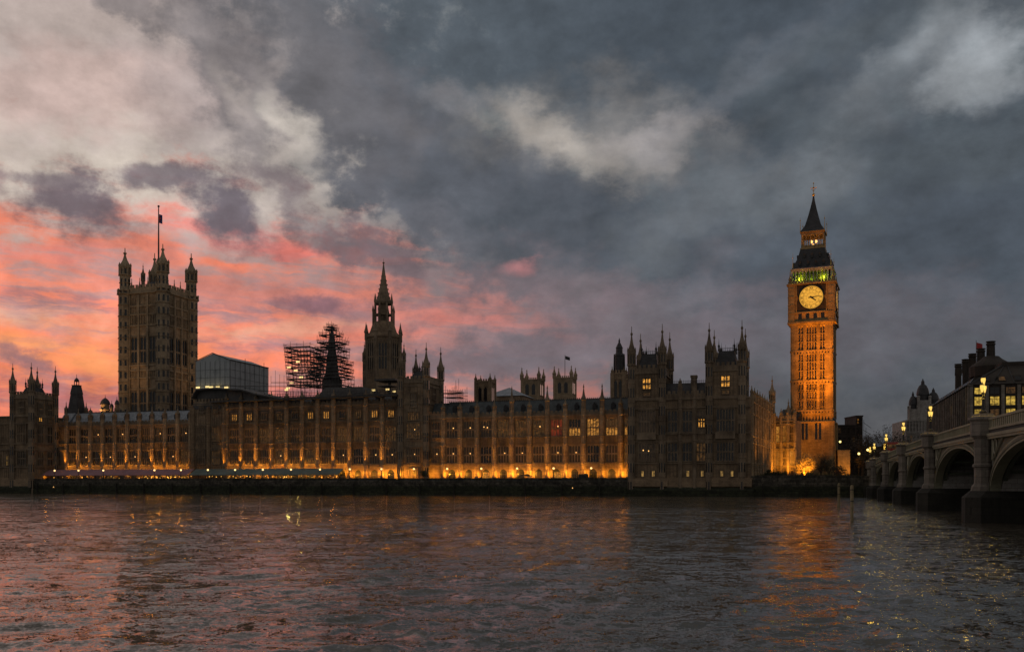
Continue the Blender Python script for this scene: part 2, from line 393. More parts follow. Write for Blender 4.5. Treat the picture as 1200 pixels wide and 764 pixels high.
# ------------------------------------------------------------ mesh builder
class MB:
    def __init__(s): s.v = []; s.f = []; s.M = None; s.k = 0; s.mi = []
    def add(s, vs, fs):
        o = len(s.v)
        if s.M is not None: vs = [tuple(s.M @ Vector(p)) for p in vs]
        s.mi += [s.k] * len(fs)
        s.v += [tuple(p) for p in vs]; s.f += [tuple(i + o for i in f) for f in fs]
        return s
    def box(s, x0, x1, y0, y1, z0, z1):
        return s.add([(x0,y0,z0),(x1,y0,z0),(x1,y1,z0),(x0,y1,z0),(x0,y0,z1),(x1,y0,z1),(x1,y1,z1),(x0,y1,z1)],
              [(0,3,2,1),(4,5,6,7),(0,1,5,4),(1,2,6,5),(2,3,7,6),(3,0,4,7)])
    def lathe(s, cx, cy, prof, n=8, ph=None):
        if ph is None: ph = PI / n
        vs = []; fs = []
        for (r, z) in prof:
            for i in range(n):
                a = ph + 2 * PI * i / n
                vs.append((cx + r * math.cos(a), cy + r * math.sin(a), z))
        for j in range(len(prof) - 1):
            for i in range(n):
                k = (i + 1) % n
                fs.append((j * n + i, j * n + k, (j + 1) * n + k, (j + 1) * n + i))
        fs.append(tuple(range(n - 1, -1, -1))); fs.append(tuple((len(prof) - 1) * n + i for i in range(n)))
        return s.add(vs, fs)
    def frustum(s, x0, x1, y0, y1, z0, X0, X1, Y0, Y1, z1):
        return s.add([(x0,y0,z0),(x1,y0,z0),(x1,y1,z0),(x0,y1,z0),(X0,Y0,z1),(X1,Y0,z1),(X1,Y1,z1),(X0,Y1,z1)],
              [(0,3,2,1),(4,5,6,7),(0,1,5,4),(1,2,6,5),(2,3,7,6),(3,0,4,7)])
    def tube(s, a, b, r, r2=None, n=5):
        a = Vector(a); b = Vector(b); r2 = r if r2 is None else r2
        d = (b - a)
        if d.length < 1e-6: return s
        d.normalize()
        u = d.cross(Vector((0, 0, 1)) if abs(d.z) < .9 else Vector((1, 0, 0))).normalized(); v = d.cross(u)
        vs = []
        for (c, rr) in ((a, r), (b, r2)):
            for i in range(n):
                q = 2 * PI * i / n
                vs.append(tuple(c + u * (rr * math.cos(q)) + v * (rr * math.sin(q))))
        fs = [(i, (i + 1) % n, n + (i + 1) % n, n + i) for i in range(n)]
        fs += [tuple(range(n - 1, -1, -1)), tuple(range(n, 2 * n))]
        return s.add(vs, fs)
    def ball(s, cx, cy, cz, r, n=8):
        return s.lathe(cx, cy, [(r * math.sin(PI * j / 6) + .001, cz - r * math.cos(PI * j / 6)) for j in range(7)], n)
    def mesh(s, name, mat):
        me = bpy.data.meshes.new(name); me.from_pydata(s.v, [], s.f)
        for q in (mat if isinstance(mat, tuple) else (mat,)): me.materials.append(MATS[q])
        if any(s.mi): me.polygons.foreach_set('material_index', s.mi)
        me.update()
        bm = bmesh.new(); bm.from_mesh(me); bmesh.ops.recalc_face_normals(bm, faces=bm.faces); bm.to_mesh(me); bm.free()
        return me
    def build(s, name, mat, parent=None, loc=None, rz=0):
        return place(s.mesh(name, mat), name, parent, loc, rz)
def place(me, name, parent=None, loc=None, rz=0):
    o = bpy.data.objects.new(name, me); col.objects.link(o)
    if parent: o.parent = parent
    if loc is not None: o.location = loc
    o.rotation_euler.z = rz
    return o
def tag(o, label=None, cat=None, group=None, kind=None):
    if label: o['label'] = label
    if cat: o['category'] = cat
    if group: o['group'] = group
    if kind: o['kind'] = kind
    return o
def thing(name, label, cat, loc, rz=0, group=None):
    o = bpy.data.objects.new(name, None); col.objects.link(o); o.empty_display_size = .5
    o.location = loc; o.rotation_euler.z = rz
    return tag(o, label, cat, group)
KIDS = {}
def copy_tree(o, parent=None):
    c = o.copy(); col.objects.link(c); c.parent = parent
    for ch in [q for q in list(bpy.data.objects) if q.parent == o]:
        copy_tree(ch, c)
    return c
def light(name, typ, loc, energy, color=(1, .5, .12), size=.3, aim=None, spot=90, blend=.6):
    l = bpy.data.lights.new(name, typ); l.energy = energy; l.color = color
    if typ == 'AREA': l.size = size
    else: l.shadow_soft_size = size
    if typ == 'SPOT': l.spot_size = R(spot); l.spot_blend = blend
    o = bpy.data.objects.new(name, l); col.objects.link(o); o.location = loc
    if aim is not None:
        o.rotation_euler = (Vector(aim) - Vector(loc)).to_track_quat('-Z', 'Y').to_euler()
    return o
AMBER = (1, .37, .025)

# ------------------------------------------------------------ setting: water, ground, river wall
def river():
    us = np.concatenate([np.linspace(-4, -.75, 50, endpoint=False), np.linspace(-.75, .75, 620, endpoint=False), np.linspace(.75, 4, 50)])
    ys = np.geomspace(9, 262, 560)
    ys = np.concatenate([ys, [270, 290, 330, 400, 600, 1000]])
    U, Yg = np.meshgrid(us, ys)
    X = U * Yg
    rng = np.random.RandomState(4)
    Zg = np.zeros_like(X)
    for i in range(60):
        lam = 10 ** rng.uniform(-.32, .62)
        a = R(97) + rng.normal(0, .95)
        k = 2 * PI / lam
        amp = .0040 * lam ** .6
        ph = rng.uniform(0, 2 * PI)
        # fade waves that the grid can no longer carry, let the bump map take over
        fade = np.clip((lam * 48 - Yg) / (lam * 22), 0, 1)
        w_ = np.sin(k * (X * math.cos(a) + Yg * math.sin(a)) + ph + .7 * np.sin(X * .11 + i) + .6 * np.sin(Yg * .13 + 2 * i))
        Zg += amp * fade * (w_ - .35 * (1 - w_ * w_))
    slow = .75 + .45 * np.sin(X * .043 + 1.3 * np.sin(Yg * .05)) * np.sin(Yg * .07 + X * .02)
    Zg *= slow
    V = np.stack([X, Yg, Zg], -1).reshape(-1, 3)
    r, c = U.shape
    idx = np.arange(r * c).reshape(r, c)
    Fc = np.stack([idx[:-1, :-1], idx[:-1, 1:], idx[1:, 1:], idx[1:, :-1]], -1).reshape(-1, 4)
    me = bpy.data.meshes.new('river_water')
    me.vertices.add(len(V)); me.vertices.foreach_set('co', V.ravel())
    me.loops.add(Fc.size); me.loops.foreach_set('vertex_index', Fc.ravel())
    me.polygons.add(len(Fc)); me.polygons.foreach_set('loop_start', np.arange(0, Fc.size, 4))
    me.update(calc_edges=True); me.validate()
    me.polygons.foreach_set('use_smooth', np.ones(len(Fc), bool))
    me.materials.append(MATS['river_water'])
    o = bpy.data.objects.new('river_water', me); col.objects.link(o); tag(o, kind='structure')
river()
TW = 257.0      # line of the river wall
TF = 268.0      # line of the palace front
TER = 4.1       # terrace level
m = MB()
a, b, c_, d_ = W(-4000, TW + 1), W(4000, TW + 1), W(4000, 7000), W(-4000, 7000)
m.add([(p.x, p.y, TER) for p in (a, b, c_, d_)], [(0, 1, 2, 3)])
tag(m.build('ground', 'earth'), kind='structure')
m = MB(); m.add([(p.x, p.y, TER + .004) for p in (W(S(40, TW), TW + 1.2), W(S(742, TW), TW + 1.2), W(S(742, TW), TF + .6), W(S(40, TW), TF + .6))], [(0, 1, 2, 3)])
tag(m.build('terrace_paving', 'asphalt'), kind='structure')

def river_wall(name, s0, s1, label, top=4.9, t=TW, step=False):
    r = thing(name, label, 'river wall', W(s0, t), TH)
    L = s1 - s0
    m = MB(); m.box(0, L, 0, 1.2, -3, top - .95); m.frustum(0, L, -.7, .0, -3, 0, L, -.35, 0, 1.2)
    m.build('wall', 'river_stone', r)
    m = MB(); m.box(0, L, .08, .5, top - .95, top - .16)
    x = 0
    while x < L: m.box(x, min(L, x + .7), .0, .6, top - .949, top - .161); x += 10.8
    m.build('parapet', 'river_stone', r)
    m = MB(); m.box(0, L, -.12, .7, top - .16, top)
    m.box(0, L, -.14, -.01, top - 1.3, top - 1.0)
    m.build('coping', 'granite' if step else 'river_stone', r)
    m = MB(); x = 3.
    while x < L - 2: m.box(x, x + .22, -.95, -.35, -3, 3.3); x += 10.8
    m.build('fender_posts', 'wet_granite', r)
    return r
river_wall('terrace_wall', S(37, TW), S(738, TW), 'dark stone river wall below the lamplit palace terrace')
river_wall('river_wall', S(880, TW) - .0, 15.5, 'dark river wall between the palace pavilion and the bridge', top=5.4)
river_wall('river_wall', -700, S(-60, TW), 'dark river wall running out of the left edge beyond the pavilion')
river_wall('river_wall', 43, 700, 'dark river wall beyond the bridge arches on the far right')

# ------------------------------------------------------------ gothic kit
def turret_profile(r, h, cap, lantern=True, fin=True):
    """octagonal turret: shaft h high, then lantern stage and ogee cap of height cap"""
    p = [(r, 0)]
    k = max(2, int(h / 4.5))
    for i in range(1, k):
        z = h * i / k
        p += [(r, z - .12), (r * 1.13, z), (r, z + .14)]
    p += [(r, h - .35), (r * 1.25, h - .1), (r * 1.25, h + .15)]
    c = cap
    p += [(r * .86, h + .2), (r * .86, h + c * .26), (r * 1.08, h + c * .28), (r * 1.1, h + c * .33), (r * .98, h + c * .38),
          (r * .72, h + c * .46), (r * .45, h + c * .56), (r * .28, h + c * .66), (r * .17, h + c * .76)]
    if fin: p += [(r * .32, h + c * .79), (r * .32, h + c * .82), (r * .10, h + c * .85), (r * .07, h + c)]
    return p
def turret_mb(r, h, cap, slots=True):
    m = MB(); m.lathe(0, 0, turret_profile(r, h, cap), 8)
    # small corner spirelets round the lantern stage
    for i in range(8):
        a = PI / 8 + i * PI / 4
        x, y = r * 1.06 * math.cos(a), r * 1.06 * math.sin(a)
        m.lathe(x, y, [(r * .13, h), (r * .13, h + cap * .34), (r * .2, h + cap * .35), (.01, h + cap * .47)], 4)
    m.k = 1      # dark niches and slits sunk in the eight faces
    for i in range(8):
        a = i * PI / 4
        m.M = Matrix.Rotation(a, 4, 'Z')
        q = r * .86 * math.cos(PI / 8)
        m.box(q - .05, q + .03, -r * .15, r * .15, h + .5, h + cap * .24)
        k = max(1, int(h / 5))
        for j in range(k):
            z = h * (j + .25) / k
            q2 = r * math.cos(PI / 8)
            m.box(q2 - .05, q2 + .025, -r * .16, r * .16, z, z + h / k * .5)
    return m
TCACHE = {}
def turret(parent, x, y, z, r, h, cap, mat='carved_stone', name='turret'):
    key = (round(r, 2), round(h, 1), round(cap, 1), mat)
    if key not in TCACHE: TCACHE[key] = turret_mb(r, h, cap).mesh('turret', (mat, 'glass'))
    return place(TCACHE[key], name, parent, (x, y, z))
def pinnacle_mb(r, h):
    m = MB(); m.lathe(0, 0, [(r, 0), (r, h * .3), (r * 1.3, h * .33), (r * 1.25, h * .38), (r * .75, h * .48), (r * .4, h * .68), (r * .2, h * .82), (r * .36, h * .85), (r * .3, h * .88), (.02, h)], 8)
    for i in range(4):
        a = PI / 4 + i * PI / 2
        m.lathe(r * 1.1 * math.cos(a), r * 1.1 * math.sin(a), [(r * .18, 0), (r * .18, h * .38), (.01, h * .52)], 4)
    return m
PC = {}
def pinnacle(parent, x, y, z, r, h, mat='carved_stone'):
    k = (r, round(h, 1), mat)
    if k not in PC: PC[k] = pinnacle_mb(r, h).mesh('pinnacle', mat)
    return place(PC[k], 'pinnacle', parent, (x, y, z))

def frame_mb(w_, h, lights=4, trans=(.5,), depth=.32, arch=True, bar=.13):
    """stone window frame centred on x, standing on z=0, y 0 (back) to -depth"""
    m = MB(); b = .2
    m.box(-w_ / 2 - b, -w_ / 2, -depth, 0, 0, h + b); m.box(w_ / 2, w_ / 2 + b, -depth, 0, 0, h + b)
    m.box(-w_ / 2, w_ / 2, -depth, 0, h, h + b); m.box(-w_ / 2 - b - .1, w_ / 2 + b + .1, -depth - .12, 0, -.25, 0)
    m.box(-w_ / 2 - b - .08, w_ / 2 + b + .08, -depth - .10, 0, h + b, h + b + .14)
    lw = w_ / lights
    for i in range(1, lights): m.box(-w_ / 2 + i * lw - bar / 2, -w_ / 2 + i * lw + bar / 2, -depth + .08, -.02, 0, h)
    tt = list(trans) + [1.0]
    for t_ in trans: m.box(-w_ / 2, w_ / 2, -depth + .1, -.025, h * t_ - bar * .8, h * t_ + bar * .8)
    if arch:
        for t_ in tt:
            z = h * t_ - (bar * .8 if t_ < 1 else 0)
            for i in range(lights):
                xa = -w_ / 2 + i * lw + bar / 2; xb = xa + lw - bar; q = lw * .32
                for (xx, xc) in ((xa, xa + q), (xb, xb - q)):
                    y0, y1 = -depth + .14, -.04
                    m.add([(xx, y0, z), (xc, y0, z), (xx, y0, z - q * 1.3), (xx, y1, z), (xc, y1, z), (xx, y1, z - q * 1.3)],
                          [(0, 1, 2), (3, 5, 4), (0, 3, 4, 1), (1, 4, 5, 2), (2, 5, 3, 0)])
    return m
WC = {}
def pane_mesh(w_, h, mat, z0=0.):
    k = ('p', round(w_, 2), round(h, 2), mat, round(z0, 2))
    if k not in WC:
        m = MB(); m.box(-w_ / 2, w_ / 2, -.05, -.01, z0, h); WC[k] = m.mesh('pane', mat)
    return WC[k]
def window(parent, x, y, z, w_, h, kind='dark', lights=4, trans=(.5,), mat='carved_stone', rz=0, arch=True, bar=.2):
    k = ('f', round(w_, 2), round(h, 2), lights, trans, mat, arch, bar)
    if k not in WC: WC[k] = frame_mb(w_, h, lights, trans, arch=arch, bar=bar).mesh('window', mat)
    o = place(WC[k], 'window', parent, (x, y, z), rz)
    base = {'dark': 'glass', 'lamp': 'faint_window', 'lamp2': 'faint_window', 'dim': 'dim_window', 'dimlamp': 'dim_window', 'lit': 'lit_window', 'bright': 'bright_window',
            'half': 'glass', 'red': 'red_window', 'faint': 'faint_window', 'green': 'green_lit_window', 'litdim': 'dim_window'}[kind]
    if kind == 'half' or kind == 'litdim':
        place(pane_mesh(w_, h * .5, 'lit_window'), 'pane', o, (0, 0, 0))
        p2 = place(pane_mesh(w_, h, base, h * .5 + .001), 'pane', o, (0, 0, 0))
    else:
        place(pane_mesh(w_, h, base), 'pane', o, (0, 0, 0))
    if kind in ('lamp', 'lamp2', 'dimlamp', 'red'):
        if 'bulb' not in WC:
            q = MB(); q.ball(0, 0, 0, .17, 8); WC['bulb'] = q.mesh('hanging_lamp', 'room_lamp')
        place(WC['bulb'], 'hanging_lamp', o, (w_ * .12, -.12, h * .58))
        if kind == 'lamp2': place(WC['bulb'], 'hanging_lamp', o, (-w_ * .22, -.12, h * .62))
    return o

def ribs(m, x0, x1, y, z0, z1, pitch, d=.10, wd=.12, rails=()):
    n = max(1, round((x1 - x0) / pitch)); p = (x1 - x0) / n
    for i in range(n + 1):
        x = x0 + i * p; m.box(x - wd / 2, x + wd / 2, y - d, y, z0, z1)
    for z in rails: m.box(x0, x1, y - d * .8, y, z - wd / 2, z + wd / 2)
def battlement(m, x0, x1, y0, y1, z, h=.7, pitch=1.1):
    n = max(1, round((x1 - x0) / pitch)); p = (x1 - x0) / n
    for i in range(n): m.box(x0 + i * p + p * .2, x0 + i * p + p * .8, y0, y1, z, z + h)

def buttress_mb(zt, zs, r=.72):
    """half-octagonal wall shaft rising with string mouldings"""
    p = [(r * 1.25, 0), (r * 1.25, 1.), (r * 1.08, 1.2)]
    last = 1.2
    for z in zs:
        p += [(r, max(z - .2, last + .01)), (r * 1.2, z), (r * 1.0, z + .22)]; last = z + .22
    p += [(r * .95, zt)]
    m = MB(); m.lathe(0, 0, p, 8)
    for j in range(len(zs)):
        za = zs[j] + .6; zb = (zs[j + 1] if j + 1 < len(zs) else zt) - .5
        if zb - za > 1.5:
            for i in range(8):
                m.M = Matrix.Rotation(i * PI / 4 + PI / 8, 4, 'Z'); m.box(r * .93, r * 1.07, -.06, .06, za, zb)
            m.M = None
    return m

# levels (metres above the river) read off the photo
def wing(name, label, s0, w_, n, zl, roofmat, upper, lower, top=None, ground=None, tall=(), marquee=False, roofback=5.0, ridge=28.2, ends=True, hipin=0.):
    """river front wing of n bays, first buttress at s0. zl: dict of levels"""
    r = thing(name, label, 'palace wing', W(s0, TF, TER), TH)
    L = n * w_
    b = TER
    zt = zl['cornice'] - b
    m = MB(); m.box(-w_ * .0, L, .5, 16, 0, zt)
    m.build('wall', 'limestone', r)
    # bands between the storeys
    for (z0, z1, nm) in zl['bands']:
        m = MB(); m.box(0, L, .12, .499, z0 - b, z1 - b)
        m.box(0, L, -.02, .13, z1 - b - .22, z1 - b + .06); m.box(0, L, .02, .13, z0 - b - .06, z0 - b + .16)
        if z1 - z0 > .9:
            ribs(m, 0, L, .12, z0 - b + .16, z1 - b - .22, .68, .09, .13, rails=((z0 + z1) / 2 - b,))
        m.build('carved_band' if z1 - z0 > .9 else 'string_course', 'shaded_stone' if z1 - z0 > .9 else 'carved_stone', r)
    # jamb panels beside the windows
    ww = 3.3
    for (za, zb) in zl['storeys']:
        for sx in (-1, 1):
            xa = sx * (ww / 2 + .22); xb = sx * (w_ / 2)
            x0_, x1_ = min(xa, xb), max(xa, xb)
            m = MB(); m.box(x0_, x1_, .2, .498, za - b + .003, zb - b - .003)
            ribs(m, x0_ + .06, x1_ - .06, .2, za - b + .1, zb - b - .1, .36, .07, .09, rails=((za + zb) / 2 - b,))
            pm_ = m.mesh('panelling', 'shaded_stone')
            for k in range(n): place(pm_, 'panelling', r, ((k + .5) * w_, 0, 0))
    # parapet
    m = MB(); zc = zl['cornice'] - b
    m.box(-.1, L + .1, -.25, .55, zc - .25, zc + .12)
    m.box(0, L, .1, .45, zc + .12, zc + .8)
    ribs(m, 0, L, .1, zc + .2, zc + .75, .55, .07, .1)
    m.box(0, L, .02, .53, zc + .8, zc + .95); battlement(m, 0, L, .1, .45, zc + .951, .5, 1.35)
    m.build('parapet', 'carved_stone', r)
    # buttresses and pinnacles
    zs = [z - b for z in zl['strings']]
    bt = buttress_mb(zc + 1.9, zs).mesh('buttress', 'golden_stone')
    for k in range(n + (1 if ends else 0)):
        place(bt, 'buttress', r, (k * w_, -.05, 0))
        hh = 7.2 if k in tall else (4.2 if roofmat == 'lead_roof' else 3.2)
        pinnacle(r, k * w_, -.05, zc + 1.9, .62, hh)
    # windows
    for k in range(n):
        xc = (k + .5) * w_
        (ua, ub) = zl['storeys'][0]
        window(r, xc, .5, ua - b + .3, ww, ub - ua - .75, upper[k % len(upper)], 4, (.48,))
        (la, lb) = zl['storeys'][1]
        window(r, xc, .5, la - b + .3, ww, lb - la - .75, lower[k % len(lower)], 4, (.5,))
        if top:
            (ta, tb) = zl['top']
            window(r, xc, .5, ta - b + .9, 1.9, tb - ta - 1.5, top[k % len(top)], 3, (), bar=.26)
    # ground storey: arched doorways in ashlar
    za, zb = 0, zl['ground'] - b
    m = MB()
    for k in range(n):
        xc = (k + .5) * w_
        m.box(xc - w_ / 2, xc - 1.15, .1, .497, 0, zb - .02); m.box(xc + 1.15, xc + w_ / 2, .1, .497, 0, zb - .02)
        m.box(xc - 1.15, xc + 1.15, .1, .497, zb - 1.35, zb - .02)
        # splayed arch heads
        for sx in (-1, 1):
            pts = [(xc + sx * 1.15, zb - 1.35), (xc + sx * .2, zb - 1.35), (xc + sx * .75, zb - 1.65), (xc + sx * 1.15, zb - 2.3)]
            m.add([(x, .12, z) for x, z in pts] + [(x, .49, z) for x, z in pts], [(0, 1, 2, 3), (7, 6, 5, 4), (0, 4, 5, 1), (1, 5, 6, 2), (2, 6, 7, 3), (3, 7, 4, 0)])
        m.box(xc - 1.5, xc + 1.5, -.02, .1, zb - 1.2, zb - 1.05)
    m.build('ground_storey', 'limestone', r)
    dm = MB(); dm.box(-1.1, 1.1, .40, .46, 0, zb - 1.2)
    for i in range(-1, 2): dm.box(i * .55 - .05, i * .55 + .05, .34, .40, 0, zb - 1.3)
    dm.box(-1.1, 1.1, .345, .40, 2.1, 2.22)
    dme = dm.mesh('door', 'iron')
    pm = MB(); pm.box(-.95, .95, .385, .399, .9, 2.6); pl = {k: pm.mesh('pane', k) for k in ('glass', 'dim_window', 'lit_window')}
    for k in range(n):
        d = place(dme, 'door', r, ((k + .5) * w_, 0, 0))
        if ground: place(pl[ground[k % len(ground)]], 'pane', d, (0, 0, 0))
    # roof
    zr = ridge - b
    m = MB()
    m.add([(0, 1.2, zc + .1), (L, 1.2, zc + .1), (L - hipin, roofback, zr), (hipin, roofback, zr), (hipin, roofback + 2.5, zr), (L - hipin, roofback + 2.5, zr), (L, 15, zc + .1), (0, 15, zc + .1)],
          [(0, 1, 2, 3), (3, 2, 5, 4), (4, 5, 6, 7), (0, 3, 4, 7), (1, 6, 5, 2), (0, 7, 6, 1)])
    rf = m.build('roof', roofmat, r)
    m = MB(); 
    for i in range(int(L / .6)): m.box(i * .6, i * .6 + .25, roofback - .05, roofback + .05, zr, zr + .45)
    m.box(0, L, roofback - .06, roofback + .06, zr + .0, zr + .14)
    m.build('ridge_cresting', 'iron', rf)
    dm = MB()
    dm.box(-.6, .6, 0, 2.2, 0, 1.0); dm.add([(-.75, -.1, 1.), (.75, -.1, 1.), (0, -.1, 2.), (-.75, 2.6, 1.), (.75, 2.6, 1.), (0, 2.6, 2.)], [(0, 1, 2), (5, 4, 3), (0, 3, 4, 1), (1, 4, 5, 2), (2, 5, 3, 0)])
    dmm = dm.mesh('dormer', 'dark_slate')
    for k in range(n): place(dmm, 'dormer', rf, ((k + .5) * w_, 2.3, zc + (zr - zc) * .38))
    return r

lv = dict(cornice=23.4, bands=[(9.0, 9.35, 0), (14.9, 17.1, 0), (22.7, 23.15, 0)], storeys=[(17.1, 22.7), (9.35, 14.9)],
          strings=[9.2, 15.0, 17.1, 23.2], ground=9.0)
lvc = dict(cornice=28.2, bands=[(9.0, 9.35, 0), (14.7, 16.3, 0), (21.5, 22.9, 0), (27.2, 27.9, 0)], storeys=[(16.3, 21.5), (9.35, 14.7)], top=(23.2, 26.9),
           strings=[9.2, 14.8, 16.3, 22.4, 27.8], ground=9.0)

sL0, sL1 = S(78, TF), S(223.5, TF)
wing('palace_wing', 'left wing of the palace front with pale slate roof behind the pink marquee', sL0, (sL1 - sL0) / 10, 10, lv, 'lead_roof',
     ['dark', 'dark', 'lamp', 'dark', 'lamp', 'dark', 'faint', 'lamp', 'dark', 'lamp'][:10],
     ['faint', 'lamp', 'dark', 'lamp', 'faint', 'lamp', 'faint', 'faint', 'lamp', 'dim'], ground=['dim_window', 'glass', 'glass'], ridge=28.2)
sC0, sC1 = S(265.4, TF), S(467.5, TF)
wing('palace_wing', 'taller middle block of the palace front with a row of small lit attic windows', sC0, (sC1 - sC0) / 11, 11, lvc, 'dark_slate',
     ['faint', 'faint', 'dim', 'dim', 'faint', 'faint', 'faint', 'dim', 'dim', 'faint', 'dim'],
     ['faint', 'faint', 'faint', 'dimlamp', 'faint', 'dim', 'faint', 'lamp', 'dark', 'lamp', 'lamp'],
     top=['lit', 'lit', 'faint', 'dim', 'dark', 'lit', 'lit', 'dark', 'dim', 'lit', 'lit'], ground=['dim_window', 'glass', 'dim_window'], ridge=31.5, ends=False)
sR0, sR1 = S(539.2, TF), S(727.6, TF); wR = (sR1 - sR0) / 9
wing('palace_wing', 'right wing of the palace front with dark slate roof and brightly lit ground storey', sR0 - wR, wR, 11, lv, 'slate',
     ['lamp', 'lamp', 'lamp2', 'dim', 'dim', 'dimlamp', 'red', 'half', 'lit', 'litdim', 'litdim'],
     ['lamp', 'lamp', 'dark', 'lamp', 'lamp', 'faint', 'lamp', 'lamp', 'dark', 'faint', 'dim'], ground=['glass', 'dim_window', 'lit_window', 'glass'],
     tall=(4, 6, 8, 9), ridge=28.4)

def tower_block(r, x0, x1, y0, y1, z0, z1, zbands, mat='limestone', pitch=.9, name='wall', par=1.9):
    """square tower body with panelled faces, bands, battlemented parapet; local coordinates"""
    m = MB(); m.box(x0, x1, y0, y1, z0, z1); m.build(name, mat, r)
    m = MB()
    for (wx, L, rot) in (((x0, y0), x1 - x0, 0), ((x1, y0), y1 - y0, PI / 2), ((x1, y1), x1 - x0, PI), ((x0, y1), y1 - y0, -PI / 2)):
        m.M = Matrix.Translation((wx[0], wx[1], 0)) @ Matrix.Rotation(rot, 4, 'Z')
        for i, z in enumerate(zbands):
            m.box(.0, L, -.22, -.002, z - .18, z + .18)
        zz = [z0] + list(zbands) + [z1]
        for za, zb in zip(zz[:-1], zz[1:]):
            if zb - za > 1.: ribs(m, .3, L - .3, -.002, za + .2, zb - .2, pitch, .10, .11)
    m.M = None
    m.build('panelling', 'carved_stone' if mat == 'limestone' else mat, r)
    m = MB()
    for (wx, L, rot) in (((x0, y0), x1 - x0, 0), ((x1, y0), y1 - y0, PI / 2), ((x1, y1), x1 - x0, PI), ((x0, y1), y1 - y0, -PI / 2)):
        m.M = Matrix.Translation((wx[0], wx[1], 0)) @ Matrix.Rotation(rot, 4, 'Z')
        m.box(-.2, L - .21, -.3, .3, z1 - .3, z1 + .05)
        m.box(.35, L - .36, .0, .34, z1 + .051, z1 + par * .55)
        battlement(m, .4, L - .4, .0, .34, z1 + par * .55, par * .45, 1.25)
    m.M = None
    m.build('parapet', 'carved_stone' if mat == 'limestone' else mat, r)

def crested_roof(r, x0, x1, y0, y1, z0, z1, ins=.28):
    ax, ay = (x1 - x0) * ins, (y1 - y0) * ins
    m = MB(); m.frustum(x0, x1, y0, y1, z0, x0 + ax, x1 - ax, y0 + ay, y1 - ay, z1)
    rf = m.build('roof', 'dark_slate', r)
    m = MB(); X0, X1, Y0, Y1 = x0 + ax, x1 - ax, y0 + ay, y1 - ay
    for (a, b) in (((X0, Y0), (X1, Y0)), ((X1, Y0), (X1, Y1)), ((X1, Y1), (X0, Y1)), ((X0, Y1), (X0, Y0))):
        m.tube((*a, z1 + .7), (*b, z1 + .7), .06); L = math.dist(a, b); n = int(L / .45)
        for i in range(n + 1):
            f = i / n; x, y = a[0] + (b[0] - a[0]) * f, a[1] + (b[1] - a[1]) * f
            m.tube((x, y, z1), (x, y, z1 + (1.7 if i % 4 == 0 else 1.1)), .07, .02, 4)
    for (x, y) in ((X0, Y0), (X1, Y0), (X1, Y1), (X0, Y1)):
        m.lathe(x, y, [(.3, z1), (.22, z1 + 1.), (.38, z1 + 1.3), (.1, z1 + 1.9), (.02, z1 + 3.4)], 6)
    m.build('roof_cresting', 'iron', rf)

# ---- middle tower at the right end of the centre block
sa, sb_ = S(469.5, TF - .6), S(499.5, TF - .6)
r = thing('palace_tower', 'four-turreted stone tower rising where the middle block meets the right wing', 'tower', W(sa, TF - .6, TER), TH)
Wd = sb_ - sa; Dp = 12.
tower_block(r, 0, Wd, 0, Dp, 0, 34.6 - TER, [5.0, 10.7, 12.5, 18.6, 23.9, 29.3])
for (x, y, tz) in ((0, 0, 46.2), (Wd, 0, 46.6), (Wd, Dp, 46.8), (0, Dp, 46.5)):
    turret(r, x, y, 0, 1.0, 36.2 - TER, tz - 36.2)
crested_roof(r, 1.4, Wd - 1.4, 1.6, Dp - 1.6, 34.4 - TER, 38.3 - TER)
window(r, Wd / 2, 0, 27.0 - TER, 2.0, 4.2, 'faint', 3, (.5,))
window(r, Wd / 2, 0, 22.9 - TER, 3.4, 2.4, 'dim', 5, ())
window(r, Wd / 2, 0, 17.3 - TER, 4.4, 4.6, 'dimlamp', 6, (.5,))
window(r, Wd / 2, 0, 9.8 - TER, 4.4, 4.4, 'lamp', 6, (.5,))
window(r, Wd / 2, 0, 5.0 - TER, 3., 2.6, 'dim', 4, ())
window(r, Wd, Dp / 2, 29.6 - TER, 2.6, 3.4, 'dark', 3, (.5,), rz=PI / 2)
# narrow link bay right of the tower
Lk = (sR0 - wR) - sb_ - .7
if Lk > 1:
    r = thing('palace_wing', 'single narrow bay just right of the middle turreted tower', 'palace wing', W(sb_ + .6, TF, TER), TH)
    m = MB(); m.box(0, Lk, .3, 16, 0, 23.4 - TER); m.build('wall', 'limestone', r)
    for z in (9.1, 15.0, 17.1): m = MB(); m.box(0, Lk, .0, .3, z - .2 - TER, z + .2 - TER); m.build('string_course', 'carved_stone', r)
    m = MB(); m.box(0, Lk, .0, .3, 23.2 - .2 - TER, 23.2 + .29 - TER)
    m.box(0, Lk, .1, .45, 19.4, 20.7); battlement(m, 0, Lk, .1, .45, 20.701, .6, 1.1)
    m.build('parapet', 'carved_stone', r)
    if Lk > 3.4:
        window(r, Lk / 2, .3, 17.4 - TER, 2.4, 4.6, 'dark', 4, (.5,)); window(r, Lk / 2, .3, 9.7 - TER, 2.4, 4.6, 'lamp', 4, (.5,))
    m = MB(); m.add([(0, 1, 19.4), (Lk, 1, 19.4), (Lk, 5, 24.2), (0, 5, 24.2), (Lk, 15, 19.4), (0, 15, 19.4)], [(0, 1, 2, 3), (3, 2, 4, 5), (0, 3, 5), (1, 4, 2)])
    m.build('roof', 'slate', r)

